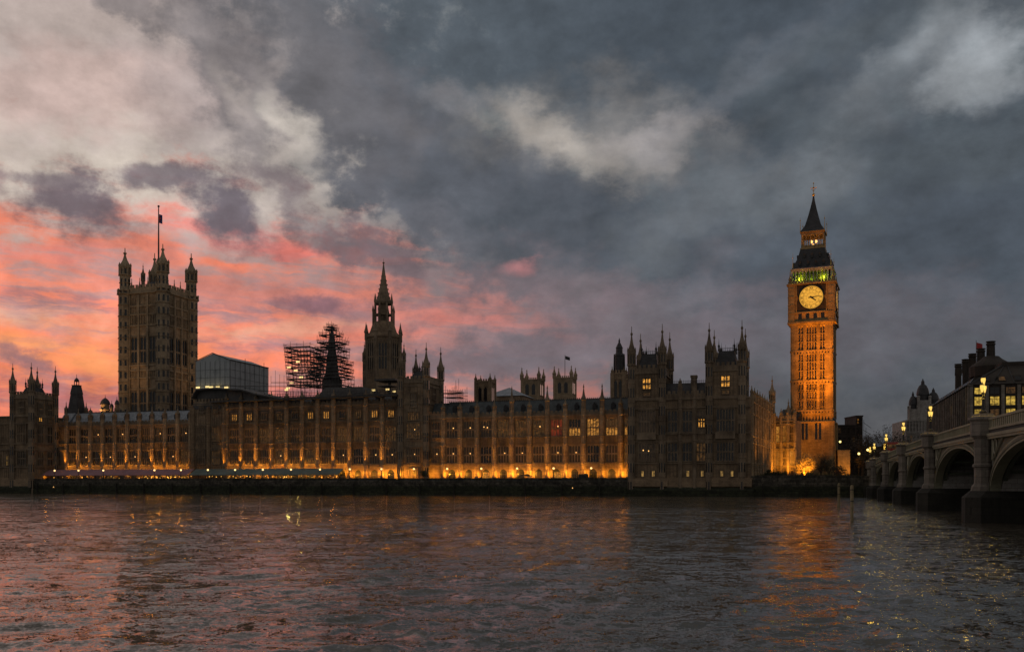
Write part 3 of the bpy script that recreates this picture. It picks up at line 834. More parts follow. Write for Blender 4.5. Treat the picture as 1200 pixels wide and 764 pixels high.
# ---- matching tower on the left of the centre block, wrapped in scaffolding
sa, sb_ = S(226.5, TF - .6), S(263, TF - .6); Wd = sb_ - sa
r = thing('palace_tower', 'dark sheeted tower between the left wing and the middle block, under a scaffold roof', 'tower', W(sa, TF - .6, TER), TH)
tower_block(r, 0, Wd, 0, 12, 0, 29.5 - TER, [5.0, 10.7, 12.5, 18.6, 23.])
for x, k1, k2 in ((Wd * .27, 'faint', 'faint'), (Wd * .73, 'dim', 'dim')):
    window(r, x, 0, 17.3 - TER, 3., 4.6, k1, 4, (.5,)); window(r, x, 0, 9.8 - TER, 3., 4.4, k2, 4, (.5,))
window(r, Wd * .72, 0, 26.6 - TER, 1.6, 2., 'dim', 3, ())
window(r, Wd * .28, 0, 26.6 - TER, 1.6, 2., 'dark', 3, ())
for x in (0, Wd * .5, Wd): place(buttress_mb(24.5, [5, 10.8, 13, 19]).mesh('buttress', 'limestone'), 'buttress', r, (x, -.1, 0))

# ---- north pavilion
tp = TW - .3
x738, x880 = S(738, tp), S(881, tp)
PL = x880 - x738
r = thing('palace_pavilion', 'dark twin-towered pavilion standing at the water just left of the clock tower', 'palace pavilion', W(x738, tp, 0), TH)
m = MB(); m.box(.3, PL - .3, .3, 34, -3, 26.4); m.build('wall', 'limestone', r)
m = MB(); m.box(-.5, PL + .5, -.9, .3, -3, 1.6); m.frustum(-.5, PL + .5, -.9, .3, 1.6, -.1, PL + .1, -.3, .3, 2.4); m.build('river_base', 'river_stone', r)
m = MB(); m.box(-.2, PL + .2, -.35, .3, 4.4, 4.9); m.box(-.05, PL + .05, -.25, .3, 2.401, 4.4)
m.box(0, 10.5, -.75, .3, 2.6, 4.6); m.box(PL - 10.5, PL, -.75, .3, 2.6, 4.6)
m.build('plinth', 'limestone', r)
m = MB()
for z in (8.9, 14.9, 16.9, 23.9, 26.3): m.box(.0, PL, -.12, .3, z - .2, z + .2)
ribs(m, .3, PL - .3, .3, 5.2, 8.6, .9, .14, .12); ribs(m, .3, PL - .3, .3, 9.2, 14.6, .75, .12, .11); ribs(m, .3, PL - .3, .3, 15.1, 16.6, .6, .15, .12); ribs(m, .3, PL - .3, .3, 17.2, 23.6, .75, .12, .11, rails=(20.4,)); ribs(m, .3, PL - .3, .3, 24.1, 26., .6, .16, .12)
m.build('panelling', 'carved_stone', r)
def loc738(px): return S(px, tp) - x738
xa1, xa2 = loc738(740), loc738(776); xb1, xb2 = loc738(831), loc738(869.5)
m = MB(); m.box(xa2, xb1, .0, .4, 26.5, 27.7); battlement(m, xa2, xb1, .0, .4, 27.701, .8, 1.2); ribs(m, xa2, xb1, 0, 26.6, 27.6, .55, .08, .1); m.build('parapet', 'carved_stone', r)
m = MB(); zr = Z(449, 800, tp + 6)
m.add([(xa2, 1.5, 26.4), (xb1, 1.5, 26.4), (xb1, 6, zr), (xa2, 6, zr), (xb1, 9, zr), (xa2, 9, zr), (xb1, 14, 26.4), (xa2, 14, 26.4)], [(0, 1, 2, 3), (3, 2, 4, 5), (5, 4, 6, 7), (0, 3, 5, 7), (1, 6, 4, 2)])
rf = m.build('roof', 'dark_slate', r)
m = MB()
for i in range(int((xb1 - xa2) / .5)): m.tube((xa2 + i * .5, 6, zr), (xa2 + i * .5, 6, zr + .9), .05, .03, 4)
m.tube((xa2, 6, zr + .5), (xb1, 6, zr + .5), .05); m.build('ridge_cresting', 'iron', rf)
m = MB(); xc = loc738(811); m.box(xc - .75, xc + .75, 4, 5.6, 28, zr + 1.6); m.box(xc - .9, xc + .9, 3.85, 5.75, zr + 1.2, zr + 1.9); m.build('chimney', 'carved_stone', r)
bt = buttress_mb(28.4 + 2, [8.9, 14.9, 16.9, 23.9, 26.3], .6).mesh('buttress', 'carved_stone')
for px in (797, 814):
    place(bt, 'buttress', r, (loc738(px), .1, 0)); pinnacle(r, loc738(px), .1, 30.4, .45, 1.6)
for (p0, p1, kt) in ((xa1, xa2, 'bright'), (xb1, xb2, 'bright')):
    Dp = 15.
    wt = p1 - p0
    m = MB(); m.box(p0, p1, .1, Dp, 26.4, 33.6); m.build('tower_wall', 'limestone', r)
    m = MB()
    for (wx, L, rot) in (((p0, .1), wt, 0), ((p1, .1), Dp, PI / 2), ((p1, Dp), wt, PI), ((p0, Dp), Dp, -PI / 2)):
        m.M = Matrix.Translation((wx[0], wx[1], 0)) @ Matrix.Rotation(rot, 4, 'Z')
        m.box(0, L, -.25, -.001, 26.5, 26.9); m.box(0, L, -.35, .3, 33.4, 33.75); ribs(m, .5, L - .5, -.001, 27, 33.3, .85, .12, .12, rails=(30.2,))
        m.box(.4, L - .5, .0, .35, 33.751, 35.); battlement(m, .4, L - .4, .0, .35, 35.001, .9, 1.2)
    m.M = None
    m.build('tower_parapet', 'carved_stone', r)
    tops = [46.6, 46.9, 46.9, 46.9]
    for (x, y), tz in zip(((p0, .2), (p1, .2), (p1, Dp), (p0, Dp)), tops):
        turret(r, x, y, 0, 1.05, 35.9, tz - 35.9)
    crested_roof(r, p0 + 1.3, p1 - 1.3, 1.8, Dp - 1.6, 33.6, 39.3, .16)
    xm = (p0 + p1) / 2
    window(r, xm, .1, 29.3, 2.1, 2.8, kt, 3, (.5,), bar=.26); window(r, xm, .1, 27.4, 1.7, .8, 'dim', 2, (), arch=False)
    window(r, xm, .25, 17.4, 4.6, 5.9, 'faint' if p0 == xa1 else 'dark', 6, (.5,))
    window(r, xm, .25, 9.5, 4.4, 4.8, 'lamp2' if p0 == xa1 else 'dark', 6, (.5,))
    m = MB(); m.box(xm - 2.6, xm + 2.6, -.9, .2, 15.3, 17.1); m.build('balcony', 'carved_stone', r)
for i, px in enumerate((788, 805.5, 822)):
    window(r, loc738(px), .25, 17.4, 2.5, 5.6, ('dark', 'dark', 'faint')[i], 3, (.5,)); window(r, loc738(px), .25, 9.5, 2.5, 4.8, ('dark', 'dark', 'dim')[i], 3, (.5,))
window(r, loc738(822), .2, 18.6, 1.5, 2.2, 'bright', 3, ())
for px in (753, 765.5, 806, 823, 846, 858): window(r, loc738(px), .25, 5.3, .7, 1.5, 'green', 1, (), arch=False)
# north side face windows, seen edge on
for y in (6, 12, 22, 28): window(r, PL - .28, y, 17.4, 2.6, 5.6, 'dark', 4, (.5,), rz=PI / 2)

# ---- south pavilion at the left edge
xs0, xs1 = S(-64, TW), S(37.5, TW); PL = xs1 - xs0
r = thing('palace_pavilion', 'turreted stone pavilion cut off by the left edge of the view', 'palace pavilion', W(xs0, tp, 0), TH)
m = MB(); m.box(0, PL, .3, 30, -3, 26.4); m.build('wall', 'limestone', r)
m = MB(); m.box(-.5, PL + .5, -.9, .3, -3, 1.8); m.frustum(-.5, PL + .5, -.9, .3, 1.8, -.1, PL + .1, -.3, .3, 2.4); m.build('river_base', 'river_stone', r); m = MB(); m.box(-.1, PL + .1, -.3, .3, 2.401, 4.6); m.build('plinth', 'limestone', r)
m = MB()
for z in (8.9, 14.9, 16.9, 23.9, 26.3): m.box(.0, PL + .1, -.12, .3, z - .2, z + .2); m.box(PL, PL + .35, .3, 29, z - .2, z + .2)
ribs(m, .3, PL - .3, .3, 5.2, 8.6, .9, .14, .12); ribs(m, .3, PL - .3, .3, 9.2, 14.6, .75, .12, .11); ribs(m, .3, PL - .3, .3, 17.2, 23.6, .75, .12, .11); ribs(m, .3, PL - .3, .3, 24.1, 26., .6, .16, .12)
m.M = Matrix.Translation((PL, 0.3, 0)) @ Matrix.Rotation(PI / 2, 4, 'Z')
for za, zb in ((5.2, 8.6), (9.2, 14.6), (17.2, 23.6), (24.1, 26.)): ribs(m, .3, 28, 0, za, zb, .8, .14, .12)
m.M = None
m.build('panelling', 'carved_stone', r)
q0 = S(15.2, TW) - xs0; Dp = 11.
for (p0, p1) in ((q0, PL - .2), (1.0, 1 + (PL - .2 - q0))):
    wt = p1 - p0
    m = MB(); m.box(p0, p1, .1, Dp, 26.4, 32.6); m.build('tower_wall', 'limestone', r)
    m = MB()
    for (wx, L, rot) in (((p0, .1), wt, 0), ((p1, .1), Dp, PI / 2), ((p1, Dp), wt, PI), ((p0, Dp), Dp, -PI / 2)):
        m.M = Matrix.Translation((wx[0], wx[1], 0)) @ Matrix.Rotation(rot, 4, 'Z')
        m.box(0, L, -.25, -.001, 26.5, 26.9); m.box(0, L, -.35, .3, 32.3, 32.65); ribs(m, .5, L - .5, -.001, 27, 32.2, .85, .12, .12, rails=(29.2,))
        m.box(.4, L - .5, .0, .35, 32.651, 33.9); battlement(m, .4, L - .4, .0, .35, 33.901, .9, 1.2)
    m.M = None
    m.build('tower_parapet', 'carved_stone', r)
    for (x, y) in ((p0, .2), (p1, .2), (p1, Dp), (p0, Dp)): turret(r, x, y, 0, 1.05, 34.6, 10.)
    crested_roof(r, p0 + 1.3, p1 - 1.3, 1.6, Dp - 1.6, 32.6, 36.5, .22)
    xm = (p0 + p1) / 2
    window(r, xm, .1, 27.6, 2.2, 3.6, 'dark', 4, (.5,))
    window(r, xm, .25, 17.4, 3.6, 5.9, 'faint', 5, (.5,)); window(r, xm, .25, 9.5, 3.6, 4.8, 'dark', 5, (.5,))
window(r, PL + .05, 3.8, 26.9, 1.7, 4., 'dark', 3, (.5,), rz=PI / 2); window(r, PL + .05, 3.8, 24.7, 1.4, 1.3, 'bright', 2, (), rz=PI / 2)
window(r, PL + .05, 8., 26.9, 1.7, 4., 'dark', 3, (.5,), rz=PI / 2); window(r, PL + .05, 8., 24.7, 1.2, 1.0, 'dim', 2, (), rz=PI / 2)
for y in (3.8, 8.): window(r, PL + .05, y, 17.4, 2., 5.6, 'dark', 3, (.5,), rz=PI / 2); window(r, PL + .05, y, 9.5, 2., 4.8, 'dark', 3, (.5,), rz=PI / 2)
x5 = S(2, TW) - xs0; x9 = S(9.5, TW) - xs0
window(r, x5 - 1, .25, 9.6, 1.0, 3.4, 'green', 2, (.5,)); window(r, x9, .25, 9.6, 1.0, 3.4, 'green', 2, (.5,))
# closing bay between pavilion and left wing
e0, e1 = W(0, 0), 0
r = thing('palace_wing', 'dark recessed bay between the left-hand pavilion and the left wing', 'palace wing', W(xs1 - 1, TF, TER), TH)
L = sL0 - xs1 + 1 - .8
m = MB(); m.box(0, L, .5, 16, 0, 23.4 - TER); m.build('wall', 'limestone', r)
m = MB()
for z in (9.1, 15.0, 17.1, 23.2): m.box(0, L, .1, .5, z - .2 - TER, z + .2 - TER)
m.box(0, L, .1, .45, 19.5, 20.7); battlement(m, 0, L, .1, .45, 20.701, .6, 1.1); m.build('parapet', 'carved_stone', r)
window(r, L - 3.4, .5, 17.4 - TER, 2.4, 4.6, 'dark', 4, (.5,)); window(r, L - 3.4, .5, 9.7 - TER, 2.4, 4.6, 'dark', 4, (.5,))
m = MB(); m.add([(0, 1, 19.4), (L, 1, 19.4), (L, 5, 24.2), (0, 5, 24.2), (L, 15, 19.4), (0, 15, 19.4)], [(0, 1, 2, 3), (3, 2, 4, 5), (0, 3, 5), (1, 4, 2)])
m.build('roof', 'lead_roof', r)

# ------------------------------------------------------------ return wing beside the clock tower, floodlit
ca = Vector(P(881, 253.0)); cb = Vector(P(906.5, 303.0))
dv = cb - ca; Lr = dv.length; rot = math.atan2(dv.y, dv.x)
def house(name, label, a, rot, L, n, deep, zs_cor, lit_pat, tur=(), low=False):
    r = thing(name, label, 'palace wing', (a[0], a[1], TER), rot)
    zc = zs_cor - TER
    m = MB(); m.box(0, L, .5, deep, 0, zc); m.build('wall', 'tower_stone', r)
    w_ = L / n
    m = MB()
    for z in (4.7, 10.3, 12.2, 18.2): 
        if z < zc: m.box(0, L, .0, .5, z - .2, z + .2)
    for k in range(n):
        xc = (k + .5) * w_
        for sx in (-1, 1):
            xa, xb = xc + sx * w_ * .28, xc + sx * w_ * .5
            ribs(m, min(xa, xb), max(xa, xb), .5, 5, 10, .5, .12, .1); ribs(m, min(xa, xb), max(xa, xb), .5, 12.4, 18, .5, .12, .1)
        ribs(m, k * w_, k * w_ + w_, .5, 10.5, 12, .55, .12, .1)
    m.build('panelling', 'tower_stone', r)
    m = MB(); m.box(-.1, L + .1, -.2, .5, zc - .2, zc + .15); m.box(0, L, .1, .45, zc + .15, zc + 1.2); ribs(m, 0, L, .1, zc + .2, zc + 1.1, .55, .07, .1)
    battlement(m, 0, L, .1, .45, zc + 1.2, .6, 1.2); m.build('parapet', 'tower_stone', r)
    bt = buttress_mb(zc + 1.6, [4.7, 10.3, 12.2, 18.2], .5).mesh('buttress', 'tower_stone')
    for k in range(n + 1):
        place(bt, 'buttress', r, (k * w_, 0, 0)); pinnacle(r, k * w_, 0, zc + 1.6, .42, 2.6, 'tower_stone')
    ww = min(2.4, w_ * .5)
    for k in range(n):
        xc = (k + .5) * w_
        window(r, xc, .5, 12.6, ww, 5.0, lit_pat[k % len(lit_pat)], 3, (.5,), mat='tower_stone'); window(r, xc, .5, 5.1, ww, 4.6, lit_pat[(k + 1) % len(lit_pat)], 3, (.5,), mat='tower_stone')
        window(r, xc, .5, 1.2, ww * .6, 2.2, 'dark', 2, (), mat='tower_stone')
    m = MB(); zr = zc + 4.2
    m.add([(0, 1.2, zc), (L, 1.2, zc), (L, deep * .4, zr), (0, deep * .4, zr), (L, deep - .5, zc), (0, deep - .5, zc)], [(0, 1, 2, 3), (3, 2, 4, 5), (0, 3, 5), (1, 4, 2)])
    m.build('roof', 'dark_slate', r)
    for (x, y, h, c) in tur: turret(r, x, y, 0, .95, h - TER, c, 'tower_stone')
    return r
# facing the bridge: its front looks towards +d, so run it from far end to near end
house('palace_wing', 'floodlit return wing seen at a steep angle just right of the dark twin-towered pavilion', (ca.x, ca.y), rot, Lr, 9, 12, 25.6, ['dark', 'lamp', 'dark', 'dark'], tur=((Lr + .6, .5, 29.6, 8.6),))
c2 = Vector(P(907.5, 302.)); c3 = Vector(P(931.5, 297.))
d2 = c3 - c2
house('palace_wing', 'floodlit low range with slate roof between the return wing and the clock tower', (c2.x, c2.y), math.atan2(d2.y, d2.x), d2.length, 3, 14, 23.2, ['bright', 'lit', 'dark'], tur=((3.6, 2.5, 24.4, 6.),))

# ------------------------------------------------------------ clock tower
YT = 305.
cx, cy = P(953.4, YT)
rotT = -R(23.4)
ET = thing('clock_tower', 'tall floodlit clock tower with a glowing dial and dark spire', 'clock tower', (cx, cy, TER), rotT)
def ez(py): return ZY(py, 299.) - TER
hw = 6.15
zb, zc0, zc1, zb1, zr1, zl1, zs1 = ez(492), ez(379), ez(331.5), ez(313.5), ez(289), ez(268), ez(223)
def four(m, fn, h):
    for i in range(4):
        m.M = Matrix.Rotation(i * PI / 2, 4, 'Z') @ Matrix.Translation((0, -h, 0)); fn(m)
    m.M = None
m = MB(); m.box(-hw, hw, -hw, hw, zb, zc0); m.build('shaft', 'yellow_stone', ET)
m = MB(); h0 = hw + .55
m.box(-h0, h0, -h0, h0, 0, zb - .5); m.frustum(-h0, h0, -h0, h0, zb - .5, -hw, hw, -hw, hw, zb + .6)
def basef(q):
    ribs(q, -h0 + 1.6, h0 - 1.6, -.002, 2.2, zb - 1.0, 1.0, .16, .14, rails=(5.4, 9.8))
    for x in (-h0 + .8, h0 - .8): q.box(x - .8, x + .8, -.3, -.001, 0, zb - .9)
    q.box(-h0 - .15, h0 + .14, -.3, -.003, 1.7, 2.1); q.box(-h0 - .15, h0 + .14, -.3, -.003, zb - .9, zb - .5)
four(m, basef, h0); m.build('base', 'yellow_stone', ET)
# shaft: corner piers, mullioned strips, strings
lv1, lv2, lv3 = ez(411), ez(446), ez(481)
m = MB()
def shaftf(q):
    for x in (-hw + .95, hw - .95): q.box(x - .95, x + .95, -.35, -.001, zb + .6, zc0 - .3)
    for x in (-2.05, 2.05): q.box(x - .34, x + .34, -.46, -.001, zb + 3.4, zc0 - .6)
    for (za, zb_) in ((zb + 3.8, lv3 + 0 if lv3 > zb + 5 else lv2), (lv3 + .5, lv2 - .6), (lv2 + .5, lv1 - .6), (lv1 + .5, zc0 - .8)):
        if zb_ - za < 1.5: continue
        for x0_, x1_ in ((-hw + 1.95, -2.45), (-1.65, 1.65), (2.45, hw - 1.95)):
            ribs(q, x0_, x1_, -.001, za, zb_, .82, .34, .2, rails=(za + (zb_ - za) * .33, za + (zb_ - za) * .66))
    for z in (lv1, lv2, lv3):
        q.box(-hw - .2, hw + .19, -.5, -.36, z - .3, z + .25); q.box(-hw, hw, -.36, -.002, z - 1.1, z + .45)
    ribs(q, -hw + .3, hw - .3, -.36, lv3 - 2.2, lv3 - .5, .8, .12, .12)
    q.box(-hw - .25, hw + .24, -.6, -.002, zc0 - .55, zc0 + .05)
four(m, shaftf, hw); m.build('shaft_panelling', 'yellow_stone', ET)
m = MB()
m.box(-.17, .17, -.02, .03, 0, 7.6); slit = m.mesh('window', 'glass')
m = MB(); m.box(-.42, .42, -.02, .03, 0, 5.2); lanc = m.mesh('window', 'glass')
m = MB(); m.box(-.17, .17, -.02, .12, 0, .75 + .3); slo = m.mesh('niche_shade', 'glass')  # dark box; shade beneath the string courses put into its colour
for i in range(4):
    Rm = Matrix.Rotation(i * PI / 2, 3, 'Z')
    for z in (lv3 + 1.0, lv2 + .9, lv1 + .5):
        for x in (-1.23, -.41, .41, 1.23, -3.68, -2.87, 2.87, 3.68):  # outer slits are dark strips standing in for shade in the panel recesses
            if i in (0, 1): place(slit, 'window', ET, Rm @ Vector((x, -hw - .01, z)), i * PI / 2)
    for z in (lv3 + .55, lv2 + .5, lv1 + .5, zb + 1.2, lv3 - 2.3):
        for j in range(12):
            if i in (0, 1): place(slo, 'niche_shade', ET, Rm @ Vector((-hw + .95 + j * (2 * hw - 1.9) / 11, -hw - .37, z - 1.35)), i * PI / 2)
    if i in (0, 1):
        for x in (-2.7, -1.4, 1.4, 2.7): place(lanc, 'window', ET, Rm @ Vector((x, -h0 - .01, ez(515))), i * PI / 2)
# clock stage
hc = hw + .75
m = MB(); m.box(-hc, hc, -hc, hc, zc0 + .05, zc1); 
m.frustum(-hw, hw, -hw, hw, zc0 - 1.2, -hc, hc, -hc, hc, zc0 + .05)
zd = ez(348.8)
def clockf(q):
    for x in (-hc + .9, hc - .9):
        q.box(x - .9, x + .9, -.3, -.001, zc0 + .2, zc1); 
        for k in range(5): q.box(x - .7, x + .7, -.42, -.3, zc0 + .8 + k * 2.6, zc0 + 1. + k * 2.6)
    for z in (zd - 4.75, zd + 4.45): q.box(-hc + 1.8, hc - 1.8, -.35, -.001, z - .2, z + .25)
    q.box(-hc - .3, hc + .29, -.7, -.002, zc1 - .5, zc1 + .0)
    q.box(-hc - .1, hc + .09, -.5, -.002, zc0 + .05, zc0 + .6)
    for x in (-4.6, 4.6): q.box(x - .16, x + .16, -.32, -.001, zd - 4.4, zd + 4.3)
four(m, clockf, hc); m.build('clock_stage', 'yellow_stone', ET)
m = MB(); m.box(-.55, .55, -.03, .02, 0, 1.7); arc = m.mesh('arch_opening', 'glass')
for i in (0, 1):
    Rm = Matrix.Rotation(i * PI / 2, 3, 'Z')
    for x in (-3.45, -1.15, 1.15, 3.45): place(arc, 'arch_opening', ET, Rm @ Vector((x, -hc - .01, zc0 + 1.5)), i * PI / 2)
# dial
def ring(m, r0, r1, y0, y1, n=48, a0=0, a1=2 * PI):
    vs = []; fs = []
    full = abs(a1 - a0 - 2 * PI) < 1e-6
    k = n if full else n + 1
    for i in range(k):
        a = a0 + (a1 - a0) * i / n
        for rr in (r0, r1):
            for y in (y0, y1): vs.append((rr * math.sin(a), y, rr * math.cos(a)))
    for i in range(n):
        j = (i + 1) % k; A, B = i * 4, j * 4
        fs += [(A, A + 2, B + 2, B), (A + 1, B + 1, B + 3, A + 3), (A, B, B + 1, A + 1), (A + 2, A + 3, B + 3, B + 2)]
    m.add(vs, fs)
def disc_mesh(r, y0, y1, name, mat, n=48):
    m = MB(); vs = []
    for y in (y0, y1):
        for i in range(n): a = 2 * PI * i / n; vs.append((r * math.sin(a), y, r * math.cos(a)))
    m.add(vs, [tuple(range(n)), tuple(range(2 * n - 1, n - 1, -1))] + [(i, (i + 1) % n, n + (i + 1) % n, n + i) for i in range(n)])
    return m.mesh(name, mat)
DR = 3.62
dial = disc_mesh(DR, -.20, -.02, 'clock_face', 'dial_glass')
m = MB(); ring(m, DR, DR + .28, -.42, -.02); ring(m, DR * .66, DR * .68, -.26, -.2); ring(m, DR * .92, DR * .935, -.26, -.2); ring(m, DR * .40, DR * .41, -.24, -.2)
for i in range(60):
    a = 2 * PI * i / 60; ring(m, DR * .935, DR * .99, -.25, -.2, 1, a - .008, a + .008)
for i in range(12):
    a = 2 * PI * (i + .5) / 12; ring(m, DR * .41, DR * .66, -.23, -.2, 1, a - .012, a + .012)
ringme = m.mesh('dial_ring', 'black_paint')
m = MB(); q = DR + .28
for sx in (-1, 1):
    for sz in (-1, 1):
        pts = [(sx * 4.42, sz * 4.2), (sx * 4.42, sz * 1.0)] + [(sx * q * math.sin(a), sz * q * math.cos(a)) for a in [R(88 - k * 12) for k in range(8)]] + [(sx * .9, sz * 4.2)]
        n = len(pts); m.add([(x, -.06, z) for x, z in pts] + [(x, -.001, z) for x, z in pts], [tuple(range(n)), tuple(range(2 * n - 1, n - 1, -1))] + [(i, (i + 1) % n, n + (i + 1) % n, n + i) for i in range(n)])
spand = m.mesh('dial_spandrels', 'dark_brick')
def numeral(txt, ang):
    c = bpy.data.curves.new('numeral', 'FONT'); c.body = txt; c.size = .95; c.align_x = 'CENTER'; c.align_y = 'CENTER'; c.extrude = .015; c.offset = .012
    o = bpy.data.objects.new('tmp', c); col.objects.link(o)
    dg = bpy.context.evaluated_depsgraph_get(); me = bpy.data.meshes.new_from_object(o.evaluated_get(dg)); bpy.data.objects.remove(o)
    me.name = 'numeral'; me.materials.clear(); me.materials.append(MATS['black_paint'])
    me.transform(Matrix.Translation((DR * .80 * math.sin(ang), -.235, DR * .80 * math.cos(ang))) @ Matrix.Rotation(ang, 4, 'Y') @ Matrix.Rotation(PI / 2, 4, 'X'))
    return me
nums = [numeral(t_, 2 * PI * (i + 1) / 12) for i, t_ in enumerate(['I', 'II', 'III', 'IV', 'V', 'VI', 'VII', 'VIII', 'IX', 'X', 'XI', 'XII'])]
def hand(L, w_, tail, y, ang, name):
    m = MB(); pts = [(-w_ * .5, -tail), (w_ * .5, -tail), (w_ * .6, 0), (w_ * .32, L * .75), (0, L), (-w_ * .32, L * .75), (-w_ * .6, 0)]
    n = len(pts)
    m.M = Matrix.Rotation(ang, 4, 'Y')
    m.add([(x, y - .05, z) for x, z in pts] + [(x, y, z) for x, z in pts], [tuple(range(n)), tuple(range(2 * n - 1, n - 1, -1))] + [(i, (i + 1) % n, n + (i + 1) % n, n + i) for i in range(n)])
    m.M = None
    return m.mesh(name, 'black_paint')
mins = 14.2
hm = hand(DR * .86, .30, .9, -.34, 2 * PI * mins / 60, 'minute_hand'); hh = hand(DR * .56, .48, .5, -.28, 2 * PI * (4 + mins / 60) / 12, 'hour_hand')
for i in range(4):
    Rm = Matrix.Rotation(i * PI / 2, 3, 'Z')
    dd = place(dial, 'clock_face', ET, Rm @ Vector((0, -hc - .06, zd)), i * PI / 2)
    place(spand, 'dial_spandrels', ET, Rm @ Vector((0, -hc - .002, zd)), i * PI / 2)
    place(ringme, 'dial_ring', dd, (0, 0, 0))
    for nm in nums: place(nm, 'numeral', dd, (0, 0, 0))
    place(hm, 'minute_hand', dd, (0, 0, 0)); place(hh, 'hour_hand', dd, (0, 0, 0))
# belfry
hb = hw + .15
m = MB(); m.box(-hb + 1.6, hb - 1.6, -hb + 1.6, hb - 1.6, zc1, zb1)
m.build('bell_chamber', 'shaded_stone', ET)
m = MB()
def belf(q):
    n = 11
    for i in range(n + 1):
        x = -hb + .3 + i * (2 * hb - .6) / n
        wd = .34 if 2 <= i <= n - 2 else .55
        q.box(x - wd / 2, x + wd / 2, 0, .5, zc1 + .7, zb1 - .8)
    q.box(-hb, hb - .6, 0, .5, zc1, zc1 + .75)
    q.box(-hb, hb - .6, 0, .5, zb1 - .85, zb1)
    q.box(-hb - .2, hb + .19, -.25, -.002, zb1 - .4, zb1)
    for i in range(n):
        x = -hb + .3 + (i + .5) * (2 * hb - .6) / n; z = zb1 - .85
        for sx in (-1, 1):
            q.add([(x + sx * .45, .05, z), (x + sx * .1, .05, z), (x + sx * .45, .05, z - .6), (x + sx * .45, .45, z), (x + sx * .1, .45, z), (x + sx * .45, .45, z - .6)], [(0, 1, 2), (3, 5, 4), (0, 3, 4, 1), (1, 4, 5, 2), (2, 5, 3, 0)])
four(m, belf, hb); m.build('belfry', 'pale_stone', ET)
m = MB()
def par1(q): battlement(q, -hc, hc - .3, -.3, 0, zc1 + .01, .8, .9)
four(m, par1, hc); m.build('parapet', 'yellow_stone', ET)
for sx in (-1, 1):
    for sy in (-1, 1):
        o = pinnacle(ET, sx * (hc - .35), sy * (hc - .35), zc1, .45, 4.2, 'yellow_stone'); o.name = 'corner_pinnacle'
        m = MB(); m.tube((0, 0, 0), (0, 0, 5.2), .10, .04); m.tube((-.35, 0, 3.8), (.35, 0, 3.8), .05); m.tube((0, 0, 0), (0, 0, 2.), .25, .1)
        m.build('finial', 'gold', ET, (sx * (hb - .5), sy * (hb - .5), zb1))
# lower roof
m = MB(); a0, a1 = hb - .1, 3.75
prof = [(a0, zb1), (a0 - .35, zb1 + .6), (4.7, zb1 + 3.2), (4.15, zb1 + 5.), (a1, zr1)]
for (ra, za), (rb, zb_) in zip(prof[:-1], prof[1:]): m.frustum(-ra, ra, -ra, ra, za, -rb, rb, -rb, rb, zb_)
m.build('lower_roof', 'dark_slate', ET)
dq = MB(); dq.box(-.32, .32, -.1, 1.2, 0, .9); dq.add([(-.42, -.15, .9), (.42, -.15, .9), (0, -.15, 1.6), (0, 1.6, 1.6), (-.42, 1.2, .9), (.42, 1.2, .9)], [(0, 1, 2), (0, 2, 3, 4), (1, 5, 3, 2), (0, 4, 5, 1)])
dqm = dq.mesh('dormer', 'iron')
for i in range(4):
    Rm = Matrix.Rotation(i * PI / 2, 3, 'Z')
    for (z, y, xs) in ((zb1 + 1.0, .45, (-3.6, -1.2, 1.2, 3.6)), (zb1 + 3.6, 1.5, (-2.4, 0, 2.4))):
        for x in xs: place(dqm, 'dormer', ET, Rm @ Vector((x, y - hb, z)), i * PI / 2)
# lantern
m = MB(); hl = 3.5
m.box(-hl - .3, hl + .3, -hl - .3, hl + .3, zr1, zr1 + .45)
def lan(q):
    for i in range(6):
        x = -hl + .2 + i * (2 * hl - .4) / 5; q.box(x - .16, x + .16, 0, .35, zr1 + .45, zl1 - .9)
    q.box(-hl, hl - .4, 0, .38, zl1 - 1.2, zl1 - .3); q.box(-hl, hl - .4, 0, .3, zr1 + .45, zr1 + 1.3)
four(m, lan, hl); m.box(-hl - .35, hl + .35, -hl - .35, hl + .35, zl1 - .3, zl1); m.build('lantern', 'yellow_stone', ET)
m = MB(); m.ball(-.6, -.8, zr1 + 2.9, .5); m.ball(.8, -.8, zr1 + 2.9, .5); m.tube((0, 0, zr1 + .4), (0, 0, zr1 + 2.2), .6, .6); m.build('lantern_light', 'room_lamp', ET)
for sx in (-1, 1):
    for sy in (-1, 1):
        m = MB(); m.tube((0, 0, 0), (0, 0, 4.6), .12, .03); m.ball(0, 0, 3.6, .2, 6); m.build('finial', 'gold', ET, (sx * (hl + .25), sy * (hl + .25), zl1))
# spire
m = MB(); prof = [(hl + .3, zl1), (2.45, zl1 + 2.2), (1.6, zl1 + 5.2), (.9, zl1 + 8.2), (.4, zl1 + 10.6), (.2, zs1)]
for (ra, za), (rb, zb_) in zip(prof[:-1], prof[1:]): m.frustum(-ra, ra, -ra, ra, za, -rb, rb, -rb, rb, zb_)
m.build('spire', 'dark_slate', ET)
m = MB(); m.tube((0, 0, zs1 - .3), (0, 0, ez(207)), .12, .05, 6); m.ball(0, 0, zs1 + .3, .5); z = ez(213.5)
m.tube((-1., 0, z), (1., 0, z), .09); m.tube((0, -1., z), (0, 1., z), .09); m.ball(0, 0, z, .28); m.ball(0, 0, ez(208), .22)
for a in range(4): m.tube((0, 0, z - 1.2), (.8 * math.cos(a * PI / 2), .8 * math.sin(a * PI / 2), z - .1), .06)
m.build('finial', 'gold', ET)
light('belfry_light', 'POINT', tuple(Vector((0, 0, 0)) + Vector((cx, cy, TER + zc1 + 1.2)) + Matrix.Rotation(rotT, 3, 'Z') @ Vector((0, -hb + 1.0, 0))), 60, (.5, 1, .03), .3)
